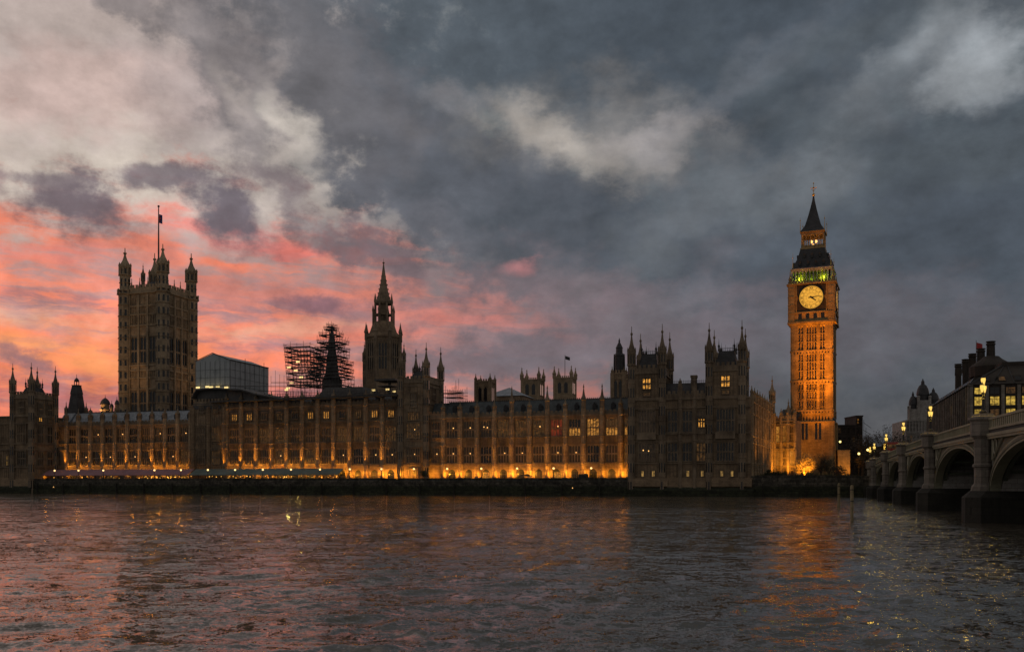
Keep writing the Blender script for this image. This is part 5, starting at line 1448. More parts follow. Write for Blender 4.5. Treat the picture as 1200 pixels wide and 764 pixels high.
# ------------------------------------------------------------ terrace: marquees, lamps, parasols, lights
def marquee(label, pxa, pxb, mat, lit_from, n, glow):
    s0, s1 = S(pxa, 262), S(pxb, 262); r = thing('marquee', label, 'marquee', W(s0, 261.2, TER), TH); L = s1 - s0
    hf, hbk = 2.1, 3.9
    bay = L / n
    m = MB()
    for k in range(n):
        x0, x1 = k * bay, (k + 1) * bay
        m.add([(x0, 0, hf), (x1, 0, hf), (x1, 3.6, hbk), (x0, 3.6, hbk), (x0, 0, hf + .05), (x1, 0, hf + .05), (x1, 3.6, hbk + .05), (x0, 3.6, hbk + .05)], [(0, 3, 2, 1), (4, 5, 6, 7), (0, 1, 5, 4), (1, 2, 6, 5), (2, 3, 7, 6), (3, 0, 4, 7)])
        m.tube((x1, .0, hf + .06), (x1, 3.6, hbk + .06), .05, n=4)
    m.build('roof', mat, r)
    m = MB()
    for k in range(n):
        j = 6
        for i in range(j): a = k * bay + i * bay / j; m.box(a + .02, a + bay / j - .02, -.03, 0, hf - .24, hf)
    m.build('valance', mat, r)
    for k in range(n + 1):
        p = MB(); p.tube((0, 0, 0), (0, 0, hf), .05); p.build('post', 'iron', r, (k * bay, .05, 0))
    random.seed(int(pxa))
    m = MB()
    for k in range(int(L / .4)):
        f = k * .4 / L
        if random.random() < lit_from(f): m.ball(k * .4, random.uniform(.6, 3.2), random.uniform(.95, 1.68), random.uniform(.06, .17), 6)
    m.build('festoon_bulbs', 'shop_light', r)
    m = MB()
    for k in range(int(L / 2.3)):
        x = k * 2.3 + .4; m.tube((x, 1.6, .0), (x, 1.6, .74), .04); m.lathe(x, 1.6, [(.45, .74), (.45, .78)], 10)
        for d in (-.75, .75): m.box(x + d - .2, x + d + .2, 1.4, 1.8, .42, .46); m.box(x + d * 1.25 - .02, x + d * 1.25 + .02, 1.4, 1.8, .42, .9)
    m.build('tables', 'dark_canvas', r)
    k = 0
    for (f, e, c) in glow:
        p = W(s0 + f * L, 262.6, TER + 1.5); light('marquee_light', 'POINT', p, e, c, .15)
    return r
marquee('long pink-canvas marquee along the terrace below the left wing', 49, 221.5, 'pink_canvas', lambda f: .9 if f > .70 else .14, 18,
        [(.02, 30, AMBER), (.24, 25, AMBER), (.62, 35, AMBER), (.73, 60, AMBER), (.8, 60, AMBER), (.87, 55, AMBER), (.93, 60, AMBER), (.985, 55, AMBER)])
marquee('long green-grey marquee along the terrace below the middle block', 223.5, 398, 'green_canvas', lambda f: .30, 16,
        [(.08, 20, AMBER), (.22, 30, (1, .55, .2)), (.35, 30, (1, .55, .2)), (.5, 30, (1, .6, .2)), (.66, 55, (1, .85, .2)), (.73, 65, (1, .85, .2)), (.86, 30, AMBER), (.95, 50, AMBER)])

lp = None
for i, px in enumerate([64, 92, 121, 151, 181, 212, 243.6, 275.5, 308, 341, 375, 410, 447, 485, 524, 564, 606, 648.7, 692.8]):
    s = S(px, TW + .35)
    if lp is None:
        lp = thing('lamp_post', 'black lamp post with one glowing globe on the terrace wall', 'lamp post', W(s, TW + .35, 4.9), 0, 'globe lamps along the terrace wall')
        m = MB(); m.lathe(0, 0, [(.22, 0), (.22, .25), (.10, .4), (.07, 1.2), (.06, 2.35), (.12, 2.4), (.12, 2.5)], 8); m.build('post', 'iron', lp)
        m = MB(); m.ball(0, 0, 2.76, .30, 12); m.build('globe', 'lamp_globe', lp)
        m = MB(); m.lathe(0, 0, [(.1, 3.03), (.06, 3.12), (.01, 3.25)], 6); m.build('cap', 'iron', lp)
    elif px not in (151,):
        c = copy_tree(lp); c.location = W(s, TW + .35, 4.9)
# parasols, planters
def parasol(s, t, label, h=2.6, closed=False):
    r = thing('parasol', label, 'parasol', W(s, t, TER), TH)
    m = MB(); m.tube((0, 0, 0), (0, 0, h), .04); m.lathe(0, 0, [(.35, 0), (.35, .1)], 8); m.build('pole', 'iron', r)
    m = MB(); m.lathe(0, 0, [(1.7, h - .55), (1.72, h - .5), (.05, h + .15)] if not closed else [(.32, h - 1.5), (.25, h - 1.), (.05, h + .1)], 8); m.build('canopy', 'dark_canvas', r)
parasol(S(618, 261), 261, 'dark parasol on the terrace below the right wing, left of a dark van-like kiosk', 1.9)
# dark kiosk
r = thing('terrace_kiosk', 'low dark kiosk behind the terrace wall near the right end of the lit front', 'kiosk', W(S(678, 260), 260, TER), TH)
m = MB(); m.box(0, 2.4, 0, 1.8, 0, 1.75); m.build('body', 'dark_canvas', r); m = MB(); m.frustum(-.15, 2.55, -.15, 1.95, 1.75, .3, 2.1, .3, 1.5, 2.1); m.build('roof', 'scaffold_dark', r)
m = MB(); m.box(.3, 2.1, -.03, -.001, .9, 1.5); m.build('shutter', 'iron', r)

def crown(m, cx, cy, cz, rx, ry, rz_, n, size, rnd, shell=.35):
    # clumped leaf faces through the volume
    cl = []
    for _ in range(max(8, n // 60)):
        u = Vector((rnd.gauss(0, 1), rnd.gauss(0, 1), rnd.gauss(0, 1))).normalized() * rnd.uniform(.35, .95)
        cl.append(u)
    for i in range(n):
        c = rnd.choice(cl); v = c + Vector((rnd.gauss(0, .16), rnd.gauss(0, .16), rnd.gauss(0, .16)))
        p = Vector((cx + v.x * rx, cy + v.y * ry, cz + v.z * rz_))
        a = Vector((rnd.gauss(0, 1), rnd.gauss(0, 1), rnd.gauss(0, 1))).normalized() * size * rnd.uniform(.6, 1.3)
        b = a.cross(Vector((rnd.gauss(0, 1), rnd.gauss(0, 1), rnd.gauss(0, 1)))).normalized() * size * .5
        m.add([p - a, p + b, p + a, p - b], [(0, 1, 2, 3)])
def branch(m, p, d, L, r, dep, rnd, spread=.55):
    q = p + d * L; m.tube(p, q, r, r * .62, 5 if dep > 2 else 3)
    if dep == 0: return
    for k in range(3 if dep > 1 else 4):
        nd = (d + Vector((rnd.gauss(0, spread), rnd.gauss(0, spread), rnd.gauss(0, spread * .6) + .12))).normalized()
        branch(m, p + d * L * rnd.uniform(.6, 1.), nd, L * rnd.uniform(.62, .82), r * .55, dep - 1, rnd, spread)
def tree(name, label, x, y, h, rx, mat, seed, n=900, bare=False, group=None, z=TER, size=.45):
    rnd = random.Random(seed); r = thing(name, label, 'tree', (x, y, z), 0, group)
    m = MB(); m.lathe(0, 0, [(h * .035, 0), (h * .024, h * .2), (h * .018, h * .4)], 7)
    m.build('trunk', 'bark' if mat != 'pale_twigs' else mat, r)
    m = MB()
    for k in range(5):
        a = k * 1.3 + rnd.random(); branch(m, Vector((0, 0, h * (.2 + .05 * k))), Vector((math.cos(a) * .6, math.sin(a) * .6, .75)).normalized(), h * .26, h * .014, 4 if bare else 3, rnd)
    m.build('limbs', 'bark' if mat != 'pale_twigs' else mat, r)
    m = MB(); crown(m, 0, 0, h * .62, rx, rx, h * .38, n, size, rnd); m.build('crown', mat, r)
    return r
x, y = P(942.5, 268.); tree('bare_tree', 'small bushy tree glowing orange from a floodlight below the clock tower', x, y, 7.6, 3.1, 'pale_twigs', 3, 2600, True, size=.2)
light('tree_flood', 'SPOT', (x - .6, y - 6.5, TER + .9), 13000, AMBER, .25, aim=(x, y, TER + 4.2), spot=55)
for i, (px, Y, h, rx, lb) in enumerate(((962, 272, 8.2, 3.2, 'bare tree in the dark, right of the orange-lit one'), (972, 270, 6.4, 3., 'low bare tree at the right foot of the clock tower'), (983, 266, 4.6, 2.4, 'small dark tree before the little lit house'),
                                        (902, 262, 3.4, 2.2, 'round dark shrub before the floodlit return wing'), (912, 261, 2.9, 2., 'low dark shrub before the floodlit low range'))):
    x, y = P(px, Y); tree('bare_tree' if i < 3 else 'shrub', lb, x, y, h, rx, 'twigs' if i < 3 else 'foliage', 20 + i, 700, True, size=.2)
# hedge along the river wall, right
s0, s1 = S(887, 260), 14
r = thing('hedge', 'long dark clipped hedge above the river wall below the clock tower', 'hedge', W(s0, 260, TER), TH)
rnd = random.Random(9); m = MB()
for k in range(int((s1 - s0) / 1.3)): crown(m, k * 1.3, rnd.gauss(0, .3), 1.0, 1.1, .8, .9 + rnd.random() * .3, 110, .17, rnd)
m.build('leaves', 'foliage', r); m = MB(); m.box(0, s1 - s0, -.35, .35, 0, 1.5); m.build('stems', 'bark', r)
x, y = P(497, 262 / (NY + (497 - 600) / F * NX) * 1.0); tree('shrub', 'dark round shrub on the terrace under the middle turreted tower', *W(S(497, 260), 260).xy, 3.0, 1.5, 'foliage', 31, 600, size=.16)

# small lit house right of the clock tower
x, y = P(989, 300.); r = thing('gatehouse', 'small plain flat-roofed building lit orange at the right foot of the clock tower', 'building', (x, y, TER), -R(6))
m = MB(); m.box(-1.9, 1.9, 0, 6, 0, ZY(528, 300) - TER); m.build('wall', 'tower_stone', r)
m = MB(); zt = ZY(528, 300) - TER; m.box(-2.0, 2.0, -.1, 6.1, zt, zt + .22); m.box(-1.9, 1.9, -.06, 0, 2.9, 3.1); m.build('coping', 'tower_stone', r)
m = MB(); m.box(-.9, .9, -.05, .02, 3.3, 3.7); m.build('sign_board', 'dark_brick', r)
light('house_flood', 'SPOT', (x - 1, y - 6, TER + .6), 2600, AMBER, .2, aim=(x, y, TER + 4), spot=80)

# dark blocks and trees beyond the bridge end
def block(name, label, px0, px1, Y, pyt, deep, mat, rows, cols, litp, seed, roof=None, cat='building'):
    x0, _ = P(px0, Y); x1, _ = P(px1, Y); r = thing(name, label, cat, (x0, Y, TER), 0); L = x1 - x0; zt = ZY(pyt, Y) - TER
    m = MB(); m.box(0, L, 0, deep, 0, zt); m.build('wall', mat, r)
    m = MB(); m.box(-.2, L + .2, -.25, deep, zt, zt + .5)
    for k in range(rows + 1): z = zt * k / rows; m.box(0, L, -.12, -.001, z - .1 if k else 0, z + .12)
    m.build('cornice', mat, r)
    rnd = random.Random(seed); cw = L / cols; ch = zt / rows
    for i in range(cols):
        for j in range(rows):
            k = 'dark'
            if rnd.random() < litp: k = rnd.choice(('dim', 'lit', 'faint'))
            window(r, (i + .5) * cw, 0, j * ch + ch * .25, round(cw * .4, 2), round(ch * .5, 2), k, 2, (.5,), mat=mat, arch=False)
    return r, L, zt
block('office_block', 'dark stepped block with a few lit windows just right of the clock tower', 981, 1003, 392, 499, 18, 'dark_brick', 6, 4, .12, 3)
r, L, zt = block('office_block', 'tall narrow dark block with a stepped roof left of the bridge lamps', 1003.5, 1011, 400, 488, 14, 'dark_brick', 7, 2, .1, 5)
m = MB()
for k in range(4): m.tube((L + .3 + k * .9, -.5, 0), (L + .3 + k * .9, -.5, zt * (.95 - k * .12)), .09); m.tube((L, -.5, zt * (.55 + k * .12)), (L + 3.4, -.5, zt * (.52 + k * .1)), .09)
m.build('external_frame', 'iron', r)
block('office_block', 'low dark building behind the trees at the far end of the bridge', 1012, 1052, 470, 524, 16, 'dark_brick', 4, 9, .1, 8)
random.seed(11)
tl = ['bare dark tree nearest the clock tower at the bridge foot', 'bare dark tree behind the far river steps', 'wide bare tree under the stepped dark block', 'bare tree behind the farthest bridge lamp', 'bare tree behind the second farthest bridge lamp', 'bare tree left of the domed government building', 'leafy dark tree at the water end of the bridge street']
for i, (px, Y, h, rx) in enumerate(((991, 330, 12, 5), (1000, 322, 14, 5.5), (1011, 318, 16, 6), (1024, 330, 18, 6.5), (1036, 345, 20, 7), (1049, 360, 19, 7), (1018, 300, 10, 4))):
    x, y = P(px, Y); tree('bare_tree', tl[i], x, y, h, rx, 'twigs', 50 + i, 1500, True, size=.28)

# baroque government building with domes
Y = 450.; x0, _ = P(1062, Y); r = thing('government_building', 'pale stone building with two domed turrets left of the bronze-roofed block', 'building', (x0, Y, TER), -R(10)); k = Y / F
q = lambda py: ZY(py, Y) - TER
L = 44 * k
m = MB(); m.box(0, L, 0, 30, 0, q(492)); m.build('wall', 'pale_stone', r)
m = MB()
for z in (q(520), q(507), q(493)): m.box(-.3, L + .3, -.5, -.001, z - .3, z + .3)
for i in range(14): m.tube((i * L / 13, -.3, q(507)), (i * L / 13, -.3, q(494)), .35, .3, 8)
m.build('columns', 'pale_stone', r)
for i in range(12): window(r, (i + .5) * L / 12, 0, q(505), .7, q(497) - q(505), 'dark', 2, (.5,), mat='pale_stone', arch=False); window(r, (i + .5) * L / 12, 0, q(518), .7, 3.2, 'dim' if i % 5 == 1 else 'dark', 2, (.5,), mat='pale_stone', arch=False)
def cupola(px, pyb, pyt, hwpx, nm):
    u = (px - 1062) * k; rr = hwpx * k
    zb_, zt_ = q(pyb), q(pyt); hh = zt_ - zb_
    m = MB(); m.box(u - rr, u + rr, 1, 1 + 2 * rr, q(494), zb_ + hh * .3); 
    for a in (-1, 1):
        for b in (0, 1): m.lathe(u + a * rr * .95, 1 + b * 2 * rr, [(rr * .24, zb_ - 4), (rr * .24, zb_ + hh * .38), (rr * .3, zb_ + hh * .4), (rr * .18, zb_ + hh * .44)], 8)
    m.build('turret', 'pale_stone', r)
    c = MB(); c.lathe(u, 1 + rr, [(rr * .95, zb_ + hh * .30), (rr * .95, zb_ + hh * .46), (rr * 1.1, zb_ + hh * .47), (rr * 1.02, zb_ + hh * .58), (rr * .88, zb_ + hh * .68), (rr * .62, zb_ + hh * .77), (rr * .3, zb_ + hh * .82), (rr * .28, zb_ + hh * .90), (rr * .15, zb_ + hh * .94), (.1, zt_)], 14)
    c.build('dome', 'dark_slate', r)
cupola(1082.5, 480, 443, 6.6, 0); cupola(1094, 482, 454, 5.8, 1); cupola(1071, 488, 458, 4.4, 2)

# ------------------------------------------------------------ bronze-roofed office building (right)
cs, ct = 45., 294.6
PH = thing('office_building', 'dark office block with bronze roof, tall drum chimneys and yellow-lit windows', 'building', W(cs, ct, TER), TH)
def pz(py, Y=268.): return ZY(py, Y) - TER
Lr_, Ls = 62., 95.        # river face length, street face length
ze, zr = pz(451), pz(429, 280)
m = MB(); m.box(0, Lr_, 0, Ls, 0, ze); m.build('wall', 'dark_brick', PH)
m = MB(); ins = 11.
m.add([(-.6, -.6, ze), (Lr_, -.6, ze), (Lr_, Ls, ze), (-.6, Ls, ze), (ins, ins, zr), (Lr_, ins, zr), (Lr_, Ls - ins, zr), (ins, Ls - ins, zr)],
      [(0, 1, 5, 4), (1, 2, 6, 5), (2, 3, 7, 6), (3, 0, 4, 7), (4, 5, 6, 7), (0, 3, 2, 1)])
rf = m.build('roof', 'bronze', PH)
m = MB()
for i in range(17):
    y = i * Ls / 16; m.tube((-.6, y, ze + .1), (ins * .98, min(max(y, ins), Ls - ins), zr + .1), .16, n=4)
for i in range(12):
    x = i * Lr_ / 11; m.tube((x, -.6, ze + .1), (max(x, ins), ins * .98, zr + .1), .16, n=4)
m.build('roof_ribs', 'iron', rf)
dmo = MB(); dmo.frustum(-1.1, 1.1, 0, 3.2, 0, -.9, .9, 1.2, 3.4, 1.7); dmo = dmo.mesh('dormer', 'bronze')
dmg = MB(); dmg.add([(-.8, .12, .2), (.8, .12, .2), (.72, .95, 1.35), (-.72, .95, 1.35), (-.8, .06, .2), (.8, .06, .2), (.72, .89, 1.35), (-.72, .89, 1.35)], [(0, 3, 2, 1), (4, 5, 6, 7), (0, 1, 5, 4), (1, 2, 6, 5), (2, 3, 7, 6), (3, 0, 4, 7)]); dmgs = [dmg.mesh('pane', 'glass'), dmg.mesh('pane', 'dim_window')]
for i in range(20):
    d = place(dmo, 'dormer', rf, (.6, 5 + i * 4.05, ze + .9), -PI / 2); place(dmgs[1 if i % 4 == 1 else 0], 'pane', d, (0, 0, 0))
for i in range(13):
    d = place(dmo, 'dormer', rf, (4.3 + i * 4.05, .6, ze + .9), 0); place(dmgs[1 if i % 3 == 1 else 0], 'pane', d, (0, 0, 0))
m = MB(); m.box(ins - 1.2, Lr_, ins - 1.2, Ls - ins, zr - .6, zr + .5); m.build('ridge_step', 'bronze', rf)
# chamfered corner bay, pilasters
m = MB(); pw = 4.05
for i in range(15):
    x = i * pw + .2; m.box(x - .42, x + .42, -.7, -.001, 0, ze - .3)
for i in range(24):
    y = i * pw + .2; m.box(-.7, -.001, y - .42, y + .42, 0, ze - .3)
m.box(-.9, .55, -.9, -.701, ze - .3, ze); m.build('pilasters', 'granite', PH)
fl = [(pz(461.5), 1.9), (pz(475), 2.9), (pz(491), 3.0), (pz(507), 3.0), (pz(523), 3.0)]
m = MB()
for z, _ in fl: m.box(0, Lr_, -.35, -.003, z - .95, z - .25); m.box(-.35, -.003, 0, Ls, z - .95, z - .25)
m.build('spandrels', 'bronze', PH)
pat = [['office', 'off', 'dimo', 'faint'], ['office', 'office', 'office', 'office'], ['office', 'half', 'office', 'off'], ['off', 'off', 'half', 'off'], ['off', 'off', 'off', 'off']]
def owin(parent, x, y, z, w_, h, mat, rz):
    kf = ('of', w_, h)
    if kf not in WC:
        m = MB(); b = .1
        m.box(-w_ / 2, -w_ / 2 + b, -.14, 0, 0, h); m.box(w_ / 2 - b, w_ / 2, -.14, 0, 0, h); m.box(-w_ / 2 + b, w_ / 2 - b, -.14, 0, 0, b); m.box(-w_ / 2 + b, w_ / 2 - b, -.14, 0, h - b, h)
        m.box(-.06, .06, -.14, -.03, b, h - b); m.box(-w_ / 2 + b, w_ / 2 - b, -.13, -.03, h * .62, h * .62 + .09); WC[kf] = m.mesh('window', 'iron')
    o = place(WC[kf], 'window', parent, (x, y, z), rz); place(pane_mesh(w_ - .22, h - .1, mat, .1), 'pane', o, (0, 0, 0))
mm = {'office': 'office_window', 'off': 'glass', 'dimo': 'dim_window', 'faint': 'dim_window', 'half': 'dim_window'}
for j, (z, h) in enumerate(fl):
    for i in range(14):
        k_ = pat[j][i] if i < 4 else random.choice(('off', 'office', 'dimo'))
        owin(PH, (i + .5) * pw + .2, -.05, z - .2, 2.5, h, mm[k_], 0)
    for i in range(23):
        k_ = 'off'
        if i == 0: k_ = 'office' if j in (0, 1, 2) else 'off'
        elif (i * 7 + j * 3) % 11 in (0, 4): k_ = 'dimo'
        elif (i * 5 + j) % 17 == 2: k_ = 'office'
        owin(PH, -.05, (i + .5) * pw + .2, z - .2, 2.5, h, mm[k_], -PI / 2)
# chimneys along the street-side ridge
def chim(px, pyt, pyb, yloc, xloc, rr=1.55):
    Yw = W(cs + xloc, ct + yloc).y
    zt_, zb_ = ZY(pyt, Yw) - TER, ZY(pyb, Yw) - TER
    m = MB(); m.lathe(xloc, yloc, [(rr * 1.0, zb_ - 5), (rr * .95, zb_), (rr * .88, zt_ - 1.4), (rr * 1.18, zt_ - 1.1), (rr * 1.18, zt_ - .7), (rr * .95, zt_ - .6), (rr * .95, zt_ - .35), (rr * 1.2, zt_ - .3), (rr * 1.2, zt_)], 14)
    for i in range(7): a = i * 2 * PI / 7; m.tube((xloc + rr * math.cos(a), yloc + rr * math.sin(a), zb_), (xloc + rr * .92 * math.cos(a), yloc + rr * .92 * math.sin(a), zt_ - 1.3), .14, n=4)
    return m.build('chimney', 'bronze', PH)
def solve(px, xloc):
    # y along the street where the point with local x appears at px
    u = (px - 600) / F; lo, hi = -50, 400
    for _ in range(60):
        mid = (lo + hi) / 2; p = W(cs + xloc, ct + mid); 
        if p.x / p.y > u: lo = mid
        else: hi = mid
    return lo
print('chim', [round(solve(px, 13.), 1) for px in (1161, 1149.5, 1139.6, 1131.6, 1123)])
for px, a, b in ((1161, 400, 419), (1149.5, 408.5, 424), (1139.6, 414.5, 431), (1131.6, 421, 437), (1123, 426.5, 440)):
    xl = 10.; yl = solve(px, xl); chim(px, a, b, yl, xl, 1.15)
yl = solve(1161.5, 10.); Yw = W(cs + 10, ct + yl).y
m = MB(); m.lathe(10, yl, [(6., zr - 2), (6.2, ZY(430, Yw) - TER), (5.4, ZY(427, Yw) - TER), (3., ZY(421, Yw) - TER), (2.2, ZY(418, Yw) - TER)], 16); m.build('chimney_base', 'bronze', PH)
u = W(cs + 10, ct + solve(1145, 10.)); m = MB(); yl = solve(1144, 10.); m.tube((10, yl, zr), (10, yl, ZY(398, u.y) - TER), .14, .08); m.build('flagpole', 'iron', PH)
flag(PH, 10.1, yl, ZY(400.5, u.y) - TER, 2.3, 2.4, 'red_cloth')

# ------------------------------------------------------------ bridge
BS = 16.3; BW = 26.
piers = [-14., 23., 60., 97.2, 136., 172., 207.5, 242.5]
TE = 262.
def par_z(t):     # parapet top
    Y = (t - 5.1) / 1.047
    return 10.05 - .62 * ((Y - 145) / 72) ** 2 * (1 if Y > 20 else 1) if Y > 60 else 9.2 - (60 - Y) * .008
BR = thing('road_bridge', 'long green-painted arched road bridge with stone piers crossing the river on the right', 'bridge', W(BS, 0, 0), TH)
HP = 1.3     # half pier thickness
def bl(t): return t   # local y = t
def strip(m, x0, x1, ts, zl, zh):
    """solid between x0..x1 along t following lower and upper height lists"""
    n = len(ts); vs = []
    for t_, a, b in zip(ts, zl, zh): vs += [(x0, t_, a), (x1, t_, a), (x1, t_, b), (x0, t_, b)]
    fs = [(0, 1, 2, 3), tuple((n - 1) * 4 + i for i in (3, 2, 1, 0))]
    for i in range(n - 1):
        A, B = i * 4, i * 4 + 4
        for j in range(4): fs.append((A + j, B + j, B + (j + 1) % 4, A + (j + 1) % 4))
    m.add(vs, fs)
for i in range(len(piers) - 1):
    ta, tb = piers[i] + HP, piers[i + 1] - HP
    tm, a_ = (ta + tb) / 2, (tb - ta) / 2
    zsp = 2.75; crown_z = par_z(tm) - 2.35
    n = 36
    ts = [tm - a_ * math.cos(PI * k / n) for k in range(n + 1)]
    arch = [zsp + (crown_z - zsp) * math.sqrt(max(0, 1 - ((t_ - tm) / a_) ** 2)) for t_ in ts]
    top = [par_z(t_) - 1.25 for t_ in ts]
    for side, (xa, xb) in enumerate(((.25, .9), (BW - .9, BW - .25))):
        m = MB(); strip(m, xa, xb, ts, [z + .02 for z in arch], top); m.build('spandrel', 'bridge_paint', BR)
    # arch ring
    ri = arch; ro_t = [tm + (t_ - tm) * 1.0 for t_ in ts]
    for xa, xb in ((.0, .9), (BW - .9, BW)):
        m = MB()
        def ringpts(off):
            out = []
            for k in range(n + 1):
                th = PI * k / n; h_ = crown_z - zsp
                nx_, nz_ = -math.cos(th) / a_, math.sin(th) / h_; l_ = math.hypot(nx_, nz_)
                out.append((tm - a_ * math.cos(th) + nx_ / l_ * off, zsp + h_ * math.sin(th) + nz_ / l_ * off))
            return out
        pi_, po = ringpts(0), ringpts(.62)
        vs = []
        for (p, q_) in zip(pi_, po):
            vs += [(xa, p[0], p[1]), (xb, p[0], p[1]), (xb, min(max(q_[0], ta - .0), tb + .0), q_[1]), (xa, min(max(q_[0], ta), tb), q_[1])]
        fs = [(0, 1, 2, 3), tuple(n * 4 + i_ for i_ in (3, 2, 1, 0))]
        for k in range(n):
            A, B = k * 4, k * 4 + 4
            for j in range(4): fs.append((A + j, B + j, B + (j + 1) % 4, A + (j + 1) % 4))
        m.add(vs, fs); rg = m.build('arch_ring', 'bridge_trim', BR)
        m = MB()
        vs = []
        pi_, po = ringpts(.2), ringpts(.42); xq = xa - .06 if xa == 0 else xb; xw = xa - .001 if xa == 0 else xb + .06
        for (p, q_) in zip(pi_, po): vs += [(xq, p[0], p[1]), (xw, p[0], p[1]), (xw, q_[0], q_[1]), (xq, q_[0], q_[1])]
        m.add(vs, fs); m.build('ring_moulding', 'bridge_paint', rg)
    # iron ribs and soffit under the deck
    m = MB()
    for k in range(7):
        x = 1.2 + k * (BW - 2.4) / 6
        strip(m, x - .18, x + .18, ts, [z + .05 for z in arch], [min(z + .9, tp_ - .02) for z, tp_ in zip(arch, top)])
    for k in range(4, n - 3, 4): m.box(1., BW - 1, ts[k] - .12, ts[k] + .12, arch[k] + .3, arch[k] + .6)
    m.build('under_ribs', 'bridge_paint', BR)
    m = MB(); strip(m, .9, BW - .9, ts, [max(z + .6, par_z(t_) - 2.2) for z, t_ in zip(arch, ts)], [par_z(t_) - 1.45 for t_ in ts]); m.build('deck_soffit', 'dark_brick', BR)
    # spandrel tracery panel frames next to the piers
    for sgn, tp0 in ((1, ta), (-1, tb)):
        m = MB(); pts = []
        for off in (.55, 5.4):
            t_ = tp0 + sgn * off; za_ = zsp + (crown_z - zsp) * math.sqrt(max(0, 1 - ((t_ - tm) / a_) ** 2)) + 1.0
            pts.append((t_, za_))
        zt_ = par_z(tp0) - 1.75
        P3 = [(tp0 + sgn * .6, zt_), (tp0 + sgn * 5.8, zt_), (tp0 + sgn * .6, zsp + 3.0)]
        for p, q_ in zip(P3, P3[1:] + P3[:1]): m.tube((.12, p[0], p[1]), (.12, q_[0], q_[1]), .09, n=4)
        cx_, cz_ = tp0 + sgn * 1.7, zt_ - .95
        for k in range(10):
            a1, a2 = k * PI / 5, (k + 1) * PI / 5; m.tube((.15, cx_ + .75 * math.cos(a1), cz_ + .75 * math.sin(a1)), (.15, cx_ + .75 * math.cos(a2), cz_ + .75 * math.sin(a2)), .07, n=4)
        m.build('spandrel_tracery', 'bridge_trim', BR)
# deck and road
tsl = list(np.linspace(-14, TE, 60))
m = MB(); strip(m, .0, BW, tsl, [par_z(t_) - 1.44 for t_ in tsl], [par_z(t_) - 1.12 for t_ in tsl]); m.build('deck', 'asphalt', BR)
for xa, xb, nm in ((-.25, .75, 0), (BW - .75, BW + .25, 1)):
    m = MB(); strip(m, xa, xb, tsl, [par_z(t_) - 1.72 for t_ in tsl], [par_z(t_) - 1.445 for t_ in tsl]); strip(m, xa + .1, xb, tsl, [par_z(t_) - 1.95 for t_ in tsl], [par_z(t_) - 1.721 for t_ in tsl])
    m.build('cornice', 'bridge_trim', BR)
    m = MB(); strip(m, xa + .12, xb - .45, tsl, [par_z(t_) - .20 for t_ in tsl], [par_z(t_) for t_ in tsl]); strip(m, xa + .15, xb - .5, tsl, [par_z(t_) - 1.119 for t_ in tsl], [par_z(t_) - .9 for t_ in tsl])
    strip(m, xa + .24, xb - .58, tsl, [par_z(t_) - .9 for t_ in tsl], [par_z(t_) - .2 for t_ in tsl])
    t_ = 20.
    while t_ < TE: 
        z = par_z(t_); m.box(xa + .17, xb - .52, t_ - .09, t_ + .09, z - .9, z - .2); t_ += .85
    m.build('parapet', 'bridge_trim', BR)
# piers
for t_ in piers + [TE - 4]:
    zt_ = par_z(t_)
    for xc, sg in ((0, -1), (BW, 1)):
        m = MB(); m.lathe(xc + sg * .35, t_, [(1.12, 2.9), (1.05, 3.3), (.8, 3.6), (.8, zt_ - 4.6), (.95, zt_ - 4.5), (.95, zt_ - 4.3), (.8, zt_ - 4.2), (.8, zt_ - 1.9), (1.15, zt_ - 1.6), (1.15, zt_ - .3), (1.35, zt_ - .1), (1.35, zt_ + .12), (.95, zt_ + .25), (.85, zt_ + .45)], 8); m.build('pier', 'granite', BR)
    m = MB(); m.box(.3, BW - .3, t_ - HP, t_ + HP, 2.9, zt_ - 1.46); m.box(1.0, BW - 1.0, t_ - HP - .5, t_ + HP + .5, 2.9, 5.3); m.build('pier_core', 'pale_stone', BR)
    m = MB()
    def cw(hw_, ex, z0, z1, ins):
        pts = [(-ex, t_ - hw_ * .45), (-ex, t_ + hw_ * .45), (-1, t_ + hw_), (BW + 1, t_ + hw_), (BW + ex, t_ + hw_ * .45), (BW + ex, t_ - hw_ * .45), (BW + 1, t_ - hw_), (-1, t_ - hw_)]
        n = 8; f = ins
        lo = [(x, y, z0) for x, y in pts]
        hi = [((x + f if x < 5 else x - f), (y - f if y > t_ else y + f), z1) for x, y in pts]
        m.add(lo + hi, [tuple(range(n - 1, -1, -1)), tuple(range(n, 2 * n))] + [(i_, (i_ + 1) % n, n + (i_ + 1) % n, n + i_) for i_ in range(n)])
    cw(2.5, 2.1, -4, 2.3, 0.05); cw(2.45, 2.05, 2.3, 2.9, .6)
    m.build('cutwater', 'wet_granite', BR)
# abutment
m = MB(); m.box(.2, BW - .2, 244., TE + 14, -3, par_z(TE) - 1.5); m.build('abutment', 'granite', BR)

